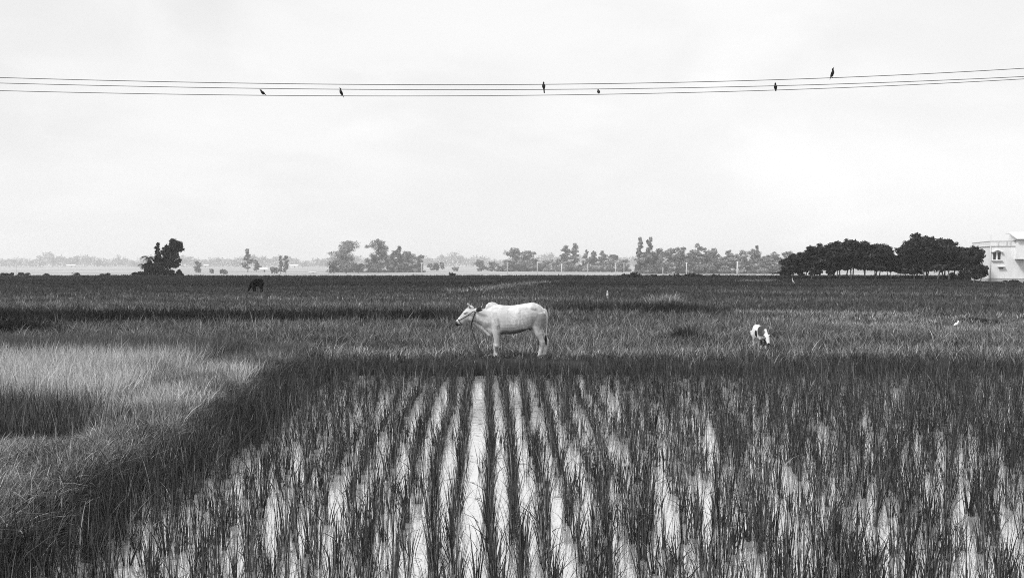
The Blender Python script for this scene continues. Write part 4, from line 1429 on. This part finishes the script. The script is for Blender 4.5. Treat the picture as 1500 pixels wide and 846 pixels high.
for px, by, ty, lb, w in pole_list:
    d = min((EYE - LOW) * 1133.0 / (by - HOR), 400)
    k = d / 1133
    zb = float(height(X(px, d), d)); H = EYE - (ty - HOR) * k - zb
    o = empty('utility_pole', (X(px, d), d, zb)); tag(o, lb, 'pole', 'utility poles on the plain')
    MB().tube([(0, 0, -.3), (0, 0, H * .5), (0, 0, H)], [.22 * w, .19 * w, .15 * w], 8).build('shaft', M_POLE, o, True)
    if 'post' not in lb:
        c = MB().box((0, 0, H - .45), (1.5, .14, .14), .25)
        for s in (-.6, 0, .6):
            c.tube([(s * math.cos(.25), s * math.sin(.25), H - .38), (s * math.cos(.25), s * math.sin(.25), H - .15)], [.06, .05], 6)
        c.build('crossarm', M_POLE, o)
# little posts on the field edge
for px, by, ty, lb in ((1111, 407.5, 402.5, 'short dark post on the field edge left of the dark grove'), (605, 404, 401.2, 'tiny dark post on the field edge under the rounded hazy tree'), (818, 405, 401, 'tiny dark post on the field edge beside a pale pole')):
    d = dist(by)
    d = min(d, EDGE - 1)
    o = MB().tube([(0, 0, -.1), (0.02, 0, .4), (0.01, 0, (by - ty) * d / 1133)], [.09, .085, .07], 7).build('fence_post', M_BARK, None, True)
    o.location = (X(px, d), d, float(height(X(px, d), d)))
    tag(o, lb, 'post', 'posts on the field edge')
# pale stump / cut bundle on the field edge, left
d = EDGE - 1.5
o = MB().tube([(-.25, 0, -.05), (-.1, 0, .35), (.25, .05, .62), (.5, .05, .70)], [.28, .26, .2, .08], 9).build('tree_stump', plain_mat('pale_wood', .5, .8, .2, 5, .2), None, True)
o.location = (X(108, d), d, float(height(X(108, d), d)))
tag(o, 'pale leaning stump beside the small upright shrub on the field edge', 'stump')

# far sheds
M_WALL = plain_mat('lime_wall', 0.80, 0.85, 0.2, 1.0, 0.05)
M_ROOF = plain_mat('tin_roof', 0.80, 0.6, 0.3, 1.0, 0.06)
M_DARKGAP = plain_mat('dark_opening', 0.04, 0.8, 0.2, 3, 0.2)


def shed(px, by, wpx, hpx, label, rz=0.1):
    d = (EYE - LOW) * 1133.0 / (by - HOR); k = d / 1133
    W, H = wpx * k, hpx * k
    o = empty('shed', (X(px, d), d, LOW), rz); tag(o, label, 'shed', 'pale sheds on the plain')
    D = W * .6
    MB().box((0, 0, H * .3), (W, D, H * .6)).build('wall', M_WALL, o)
    e = .06 * W
    V = [(-W / 2 - e, -D / 2 - e, H * .6), (W / 2 + e, -D / 2 - e, H * .6), (W / 2 + e, D / 2 + e, H * .6), (-W / 2 - e, D / 2 + e, H * .6), (-W / 2 - e, 0, H), (W / 2 + e, 0, H)]
    MB().add(V, [(0, 1, 5, 4), (2, 3, 4, 5), (0, 4, 3), (1, 2, 5), (3, 2, 1, 0)]).build('roof', M_ROOF, o)
    MB().box((W * .12, -D / 2 - .03, H * .22), (W * .16, .12, H * .4)).build('door', M_DARKGAP, o)


shed(105, 391.2, 11, 4.2, 'long white shed below the horizon wood left of the dark clump')
shed(21, 391, 7, 5, 'small pale shed with a pitched roof at the far left')
shed(386, 398, 10, 6.5, 'pale shed between the short tree and the low bush on the left plain', .35)
shed(431, 391.6, 11, 4.5, 'long low pale shed right of the pair of thin trees')
shed(301, 391.0, 9, 4, 'white shed far behind the small round hazy tree')
shed(458, 400.0, 10, 1.8, 'flat white shed roof low on the plain left of the large round hazy tree')

# ------------------------------------------------------------------ white house on the right
HD = 98.5
HK = HD / 1133.0
HA = math.radians(-18)                     # turned so its left side shows
hx = X(1450, HD)
hz = EYE - (414.6 - HOR) * HK
house = empty('house', (hx, HD, hz), HA)
tag(house, 'white two-level house with roof parapet and arched window at the right margin', 'house')
M_HOUSE, nt, b = new_mat('house_plaster')
tc = N(nt, 'ShaderNodeTexCoord')
f = noise(nt, scaled(nt, tc.outputs['Object'], (1, 1, .35)), 1.2, 5, .6)
f2 = noise(nt, scaled(nt, tc.outputs['Object'], (4, 4, .35)), 2.0, 6, .65)
v = math_node(nt, 'MULTIPLY', maprange(nt, f, .3, .7, .80, .90), maprange(nt, f2, .52, .75, 1.0, .80))
nt.links.new(gray(nt, v), b.inputs['Base Color']); b.inputs['Roughness'].default_value = .85
M_TRIM = plain_mat('house_trim', .60, .8, .2, 2, .1)
M_PLINTH = plain_mat('grey_plinth', .50, .85, .2, 2, .15)
M_GLASS = plain_mat('dark_window', .02, .12, .6, 4, .2)
Wd, Dp = 14.0, 9.0
def hp(zx, zy):      # drawing units on the front face (8.46 per pixel, corner at 425, base at 715)
    return ((zx - 425) / 8.46 * HK, (715 - zy) / 8.46 * HK)


_, z_par0 = hp(0, 258); _, z_par1 = hp(0, 192)
_, z_pl = hp(0, 655)
# walls as a box shell with real window recess: front wall pieces round the opening
wx0, wz1 = hp(455, 335); wx1, wz0 = hp(538, 425)
fw = MB()
TH = .25
def fbox(mb, x0, x1, z0, z1, y0=0.0, y1=TH):
    mb.box(((x0 + x1) / 2, (y0 + y1) / 2, (z0 + z1) / 2), (x1 - x0, y1 - y0, z1 - z0))


fbox(fw, 0, wx0, 0, z_par0); fbox(fw, wx1, Wd, 0, z_par0); fbox(fw, wx0, wx1, 0, wz0); fbox(fw, wx0, wx1, wz1, z_par0)
# left side wall with slit window recess
sy0, sy1 = 2.9, 3.9
_, sz1 = hp(0, 345); _, sz0 = hp(0, 410)
def sbox(mb, y0, y1, z0, z1, x0=0.0, x1=TH):
    mb.box(((x0 + x1) / 2, (y0 + y1) / 2, (z0 + z1) / 2), (x1 - x0, y1 - y0, z1 - z0))


sbox(fw, TH, sy0, 0, z_par0); sbox(fw, sy1, Dp, 0, z_par0); sbox(fw, sy0, sy1, 0, sz0); sbox(fw, sy0, sy1, sz1, z_par0)
fw.box((Wd - TH / 2, Dp / 2, z_par0 / 2), (TH, Dp - 2 * TH, z_par0)); fw.box((Wd / 2, Dp - TH / 2, z_par0 / 2), (Wd - 2 * TH, TH, z_par0))
fw.build('wall', M_HOUSE, house)
MB().box((Wd / 2, Dp / 2, z_par0 - .12), (Wd - .5, Dp - .5, .2)).build('roof', M_HOUSE, house)
pp = MB()
fbox(pp, -.04, Wd, z_par0 + .06, z_par1 - .06, -.04, .12); sbox(pp, .12, Dp, z_par0 + .06, z_par1 - .06, -.04, .12)
pp.build('parapet', M_HOUSE, house)
tr = MB()
fbox(tr, -.10, Wd, z_par0, z_par0 + .06, -.10, .2); sbox(tr, .2, Dp, z_par0, z_par0 + .06, -.10, .2)
fbox(tr, -.08, Wd, z_par1 - .06, z_par1, -.08, .16); sbox(tr, .16, Dp, z_par1 - .06, z_par1, -.08, .16)
for zx in (510, 600, 640):
    x0, _ = hp(zx, 0); fbox(tr, x0 - .06, x0 + .06, z_par0 + .06, z_par1 - .06, -.08, -.04)
tr.build('cornice', M_TRIM, house)
pl = MB(); fbox(pl, -.03, Wd, 0, z_pl, -.05, -.002); sbox(pl, -.002, Dp, 0, z_pl, -.05, -.002)
fbox(pl, -.05, Wd, z_pl, z_pl + .05, -.08, -.002)
pl.build('plinth', M_PLINTH, house)
# corner pilaster / drain pipe
MB().tube([(.02, -.06, .0), (.02, -.06, z_par0 - .02)], .05, 8).build('drain_pipe', M_TRIM, house, True)
# window
wf = MB()
t = .10
fbox(wf, wx0 - t, wx0, wz0 - t, wz1 + t, -.05, .10); fbox(wf, wx1, wx1 + t, wz0 - t, wz1 + t, -.05, .10)
mx_ = (wx0 + wx1) / 2
fbox(wf, mx_ - .09, mx_ + .09, wz0, wz1, .02, .14)
fbox(wf, wx0, wx1, wz0 - t, wz0, -.05, .10); fbox(wf, wx0, wx1, wz1, wz1 + t, -.05, .10)
win = wf.build('window', M_HOUSE, house)
g = MB(); fbox(g, wx0, mx_ - .09, wz0, wz1, .14, .16); fbox(g, mx_ + .09, wx1, wz0, wz1, .14, .16)
g.build('pane', M_GLASS, win)
sl = MB(); x0, zl = hp(440, 440); x1, _ = hp(558, 440)
fbox(sl, x0, x1, zl, zl + .09, -.22, -.05); sl.build('sill', M_TRIM, win)
hd = MB(); pts = []
x0, z0 = hp(435, 334); x1, _ = hp(560, 334); _, z1 = hp(0, 312)
for k in range(13):
    a = k / 12
    zz = z0 + (z1 - z0) * math.sin(math.pi * min(1, max(0, (a - .15) / .7)))
    pts.append((x0 + (x1 - x0) * a, -.16, zz))
for k in range(12):
    (xa, ya, za), (xb, yb, zb) = pts[k], pts[k + 1]
    V = [(xa, -.30, za), (xb, -.30, zb), (xb, -.002, zb), (xa, -.002, za), (xa, -.30, za + .08), (xb, -.30, zb + .08), (xb, -.002, zb + .08), (xa, -.002, za + .08)]
    hd.add(V, [(3, 2, 1, 0), (4, 5, 6, 7), (0, 1, 5, 4), (2, 3, 7, 6)] + ([(3, 0, 4, 7)] if k == 0 else []) + ([(1, 2, 6, 5)] if k == 11 else []))
hd.build('window_hood', M_TRIM, win)
# slit window on the side
sg = MB(); sbox(sg, sy0, sy1, sz0, sz1, .12, .15)
sw = sg.build('side_window', M_GLASS, house)
sh = MB(); sbox(sh, sy0 - .3, sy1 + .3, sz1 + .02, sz1 + .10, -.35, -.002); sh.build('window_hood', M_TRIM, sw)
# ventilators with little canopies
for zx in (545, 846):
    x0, z0 = hp(zx, 524)
    vm = MB(); fbox(vm, x0 - .22, x0 + .22, z0 - .13, z0 + .08, -.02, -.002); vo = vm.build('ventilator', M_GLASS, house)
    vh = MB(); fbox(vh, x0 - .40, x0 + .40, z0 + .10, z0 + .16, -.35, -.002); vh.build('canopy', M_TRIM, vo)
# projecting upper room with sloping canopy roof
bx0, bz1 = hp(692, 172); _, bz0 = hp(692, 412)
pr = MB()
V = []
PJ = -1.1
bx1 = Wd - 1.0
x_s, _ = hp(800, 0); _, z_s = hp(0, 385)
prof = [(bx0, bz0), (x_s, bz0), (x_s + 1.0, bz0 + .45), (bx1, bz0 + .45), (bx1, bz1), (bx0, bz1)]
n = len(prof)
V = [(x_, PJ, z_) for x_, z_ in prof] + [(x_, -.002, z_) for x_, z_ in prof]
pr.add(V, [tuple(range(n)), tuple(reversed(range(n, 2 * n)))] + [(i, i + n, (i + 1) % n + n, (i + 1) % n) for i in range(n)])
# upper storey block behind it, above the parapet
pr.box(((bx0 + bx1) / 2, 1.6, (z_par0 + bz1) / 2 + .05), (bx1 - bx0, 3.0, bz1 - z_par0 + .1))
pr.build('upper_room', M_HOUSE, house)
lp = MB()
for i in range(3):
    (xa, za), (xb, zb) = prof[i], prof[i + 1]
    V = [(xa - .05, PJ - .06, za - .10), (xb, PJ - .06, zb - .10), (xb, PJ - .06, zb), (xa - .05, PJ - .06, za), (xa - .05, -.01, za - .10), (xb, -.01, zb - .10), (xb, -.01, zb), (xa - .05, -.01, za)]
    lp.add(V, [(0, 1, 2, 3), (7, 6, 5, 4), (0, 4, 5, 1), (3, 2, 6, 7), (0, 3, 7, 4), (1, 5, 6, 2)])
lp.build('ledge', M_TRIM, house)
rf = MB()
ex0, ez1 = hp(645, 85); fx0, ez0 = hp(712, 168)
V = [(ex0, 3.4, ez1 - .05), (Wd, 3.4, ez1 - .05), (ex0, .9, ez1), (Wd, .9, ez1), (bx0 - .25, PJ - .45, ez0 + .03), (Wd, PJ - .45, ez0 + .03)]
V2 = [(x_, y_, z_ - .14) for x_, y_, z_ in V]
rf.add(V + V2, [(0, 2, 3, 1), (2, 4, 5, 3), (6, 7, 9, 8), (8, 9, 11, 10), (4, 10, 11, 5), (0, 6, 8, 2), (2, 8, 10, 4), (1, 3, 9, 7), (3, 5, 11, 9), (0, 1, 7, 6)])
rf.build('canopy_roof', M_ROOF, house)
# side cheek of the canopy
ck = MB(); _, cz0 = hp(0, 182)
ck.add([(ex0 + .02, .8, ez1 - .16), (bx0 - .2, PJ - .3, ez0 - .13), (bx0 - .2, .4, cz0 - .1), (ex0 + .02, .8, cz0 - .1),
        (ex0 + .12, .8, ez1 - .16), (bx0 - .1, PJ - .3, ez0 - .13), (bx0 - .1, .4, cz0 - .1), (ex0 + .12, .8, cz0 - .1)],
       [(0, 1, 2, 3), (7, 6, 5, 4), (0, 4, 5, 1), (1, 5, 6, 2), (2, 6, 7, 3), (3, 7, 4, 0)])
ck.build('canopy_cheek', M_TRIM, house)
MB().tube([(.05, .05, z_par1 - .05), (.05, .05, z_par1 + .8)], .018, 6).build('aerial', M_TRIM, house)

# ------------------------------------------------------------------ haze
SIG = 0.00042
hz_me = MB().box((0, 2450, 20.0), (9000, 5100, 52.0)).mesh('haze')
m = bpy.data.materials.new('haze'); m.use_nodes = True
nt = m.node_tree; nt.nodes.clear()
out = N(nt, 'ShaderNodeOutputMaterial'); pv = N(nt, 'ShaderNodeVolumePrincipled')
pv.inputs['Color'].default_value = (.97, .97, .97, 1)
pv.inputs['Density'].default_value = SIG
pv.inputs['Anisotropy'].default_value = 0.3
nt.links.new(pv.outputs[0], out.inputs['Volume'])
try: m.cycles.homogeneous_volume = True
except Exception: pass
tag(link_mesh('haze', hz_me, m), kind='stuff')

# ------------------------------------------------------------------ light
SUN_EL, SUN_AZ = math.radians(50), math.radians(240)     # high, behind the camera's left shoulder
sd = bpy.data.lights.new('sun', 'SUN'); sun = bpy.data.objects.new('sun', sd); col.objects.link(sun)
sd.energy = 1.5; sd.angle = math.radians(12); sd.color = (1, 1, 1)
dirv = Vector((math.sin(SUN_AZ) * math.cos(SUN_EL), math.cos(SUN_AZ) * math.cos(SUN_EL), math.sin(SUN_EL)))
sun.rotation_euler = (-dirv).to_track_quat('-Z', 'Y').to_euler()
sun.location = (0, 0, 30)

w = bpy.data.worlds.new('World'); scene.world = w; w.use_nodes = True
nt = w.node_tree
bg = nt.nodes['Background']
sky = N(nt, 'ShaderNodeTexSky'); sky.sky_type = 'NISHITA'; sky.sun_disc = False
sky.sun_elevation = SUN_EL; sky.sun_rotation = SUN_AZ
bw = N(nt, 'ShaderNodeRGBToBW'); nt.links.new(sky.outputs[0], bw.inputs[0])
tc = N(nt, 'ShaderNodeTexCoord')
gen = tc.outputs['Generated']
# cloud deck: soft, nearly closed, a touch brighter towards the right
f1 = noise(nt, scaled(nt, gen, (1, 1, 2.4)), 2.2, 7, .52, .3)
f2 = noise(nt, scaled(nt, gen, (1, 1, 2.2)), 6.0, 6, .5, .2)
cl1 = maprange(nt, f1, .38, .64, 4.80, 5.40)
cl2 = maprange(nt, f2, .50, .70, 0.0, 0.26)
deck = math_node(nt, 'ADD', cl1, cl2)
sp = N(nt, 'ShaderNodeSeparateXYZ'); nt.links.new(gen, sp.inputs[0])
deck = math_node(nt, 'ADD', deck, maprange(nt, sp.outputs[0], -.5, .6, -.12, .22))
val = mixf(nt, .90, bw.outputs[0], deck)
nt.links.new(gray(nt, val), bg.inputs['Color'])
bg.inputs['Strength'].default_value = 0.10

vs = scene.view_settings
vs.view_transform = 'Standard'; vs.look = 'None'; vs.gamma = 1.0; vs.use_curve_mapping = False
vs.exposure = 0.92
scene.cycles.max_bounces = 6
scene.cycles.diffuse_bounces = 2
scene.cycles.glossy_bounces = 3
scene.cycles.transmission_bounces = 3
scene.cycles.volume_bounces = 1
scene.cycles.use_denoising = False
scene.cycles.pixel_filter_type = 'BLACKMAN_HARRIS'
scene.cycles.filter_width = 1.0
scene.cycles.sample_clamp_indirect = 4.0
scene.cycles.use_adaptive_sampling = False
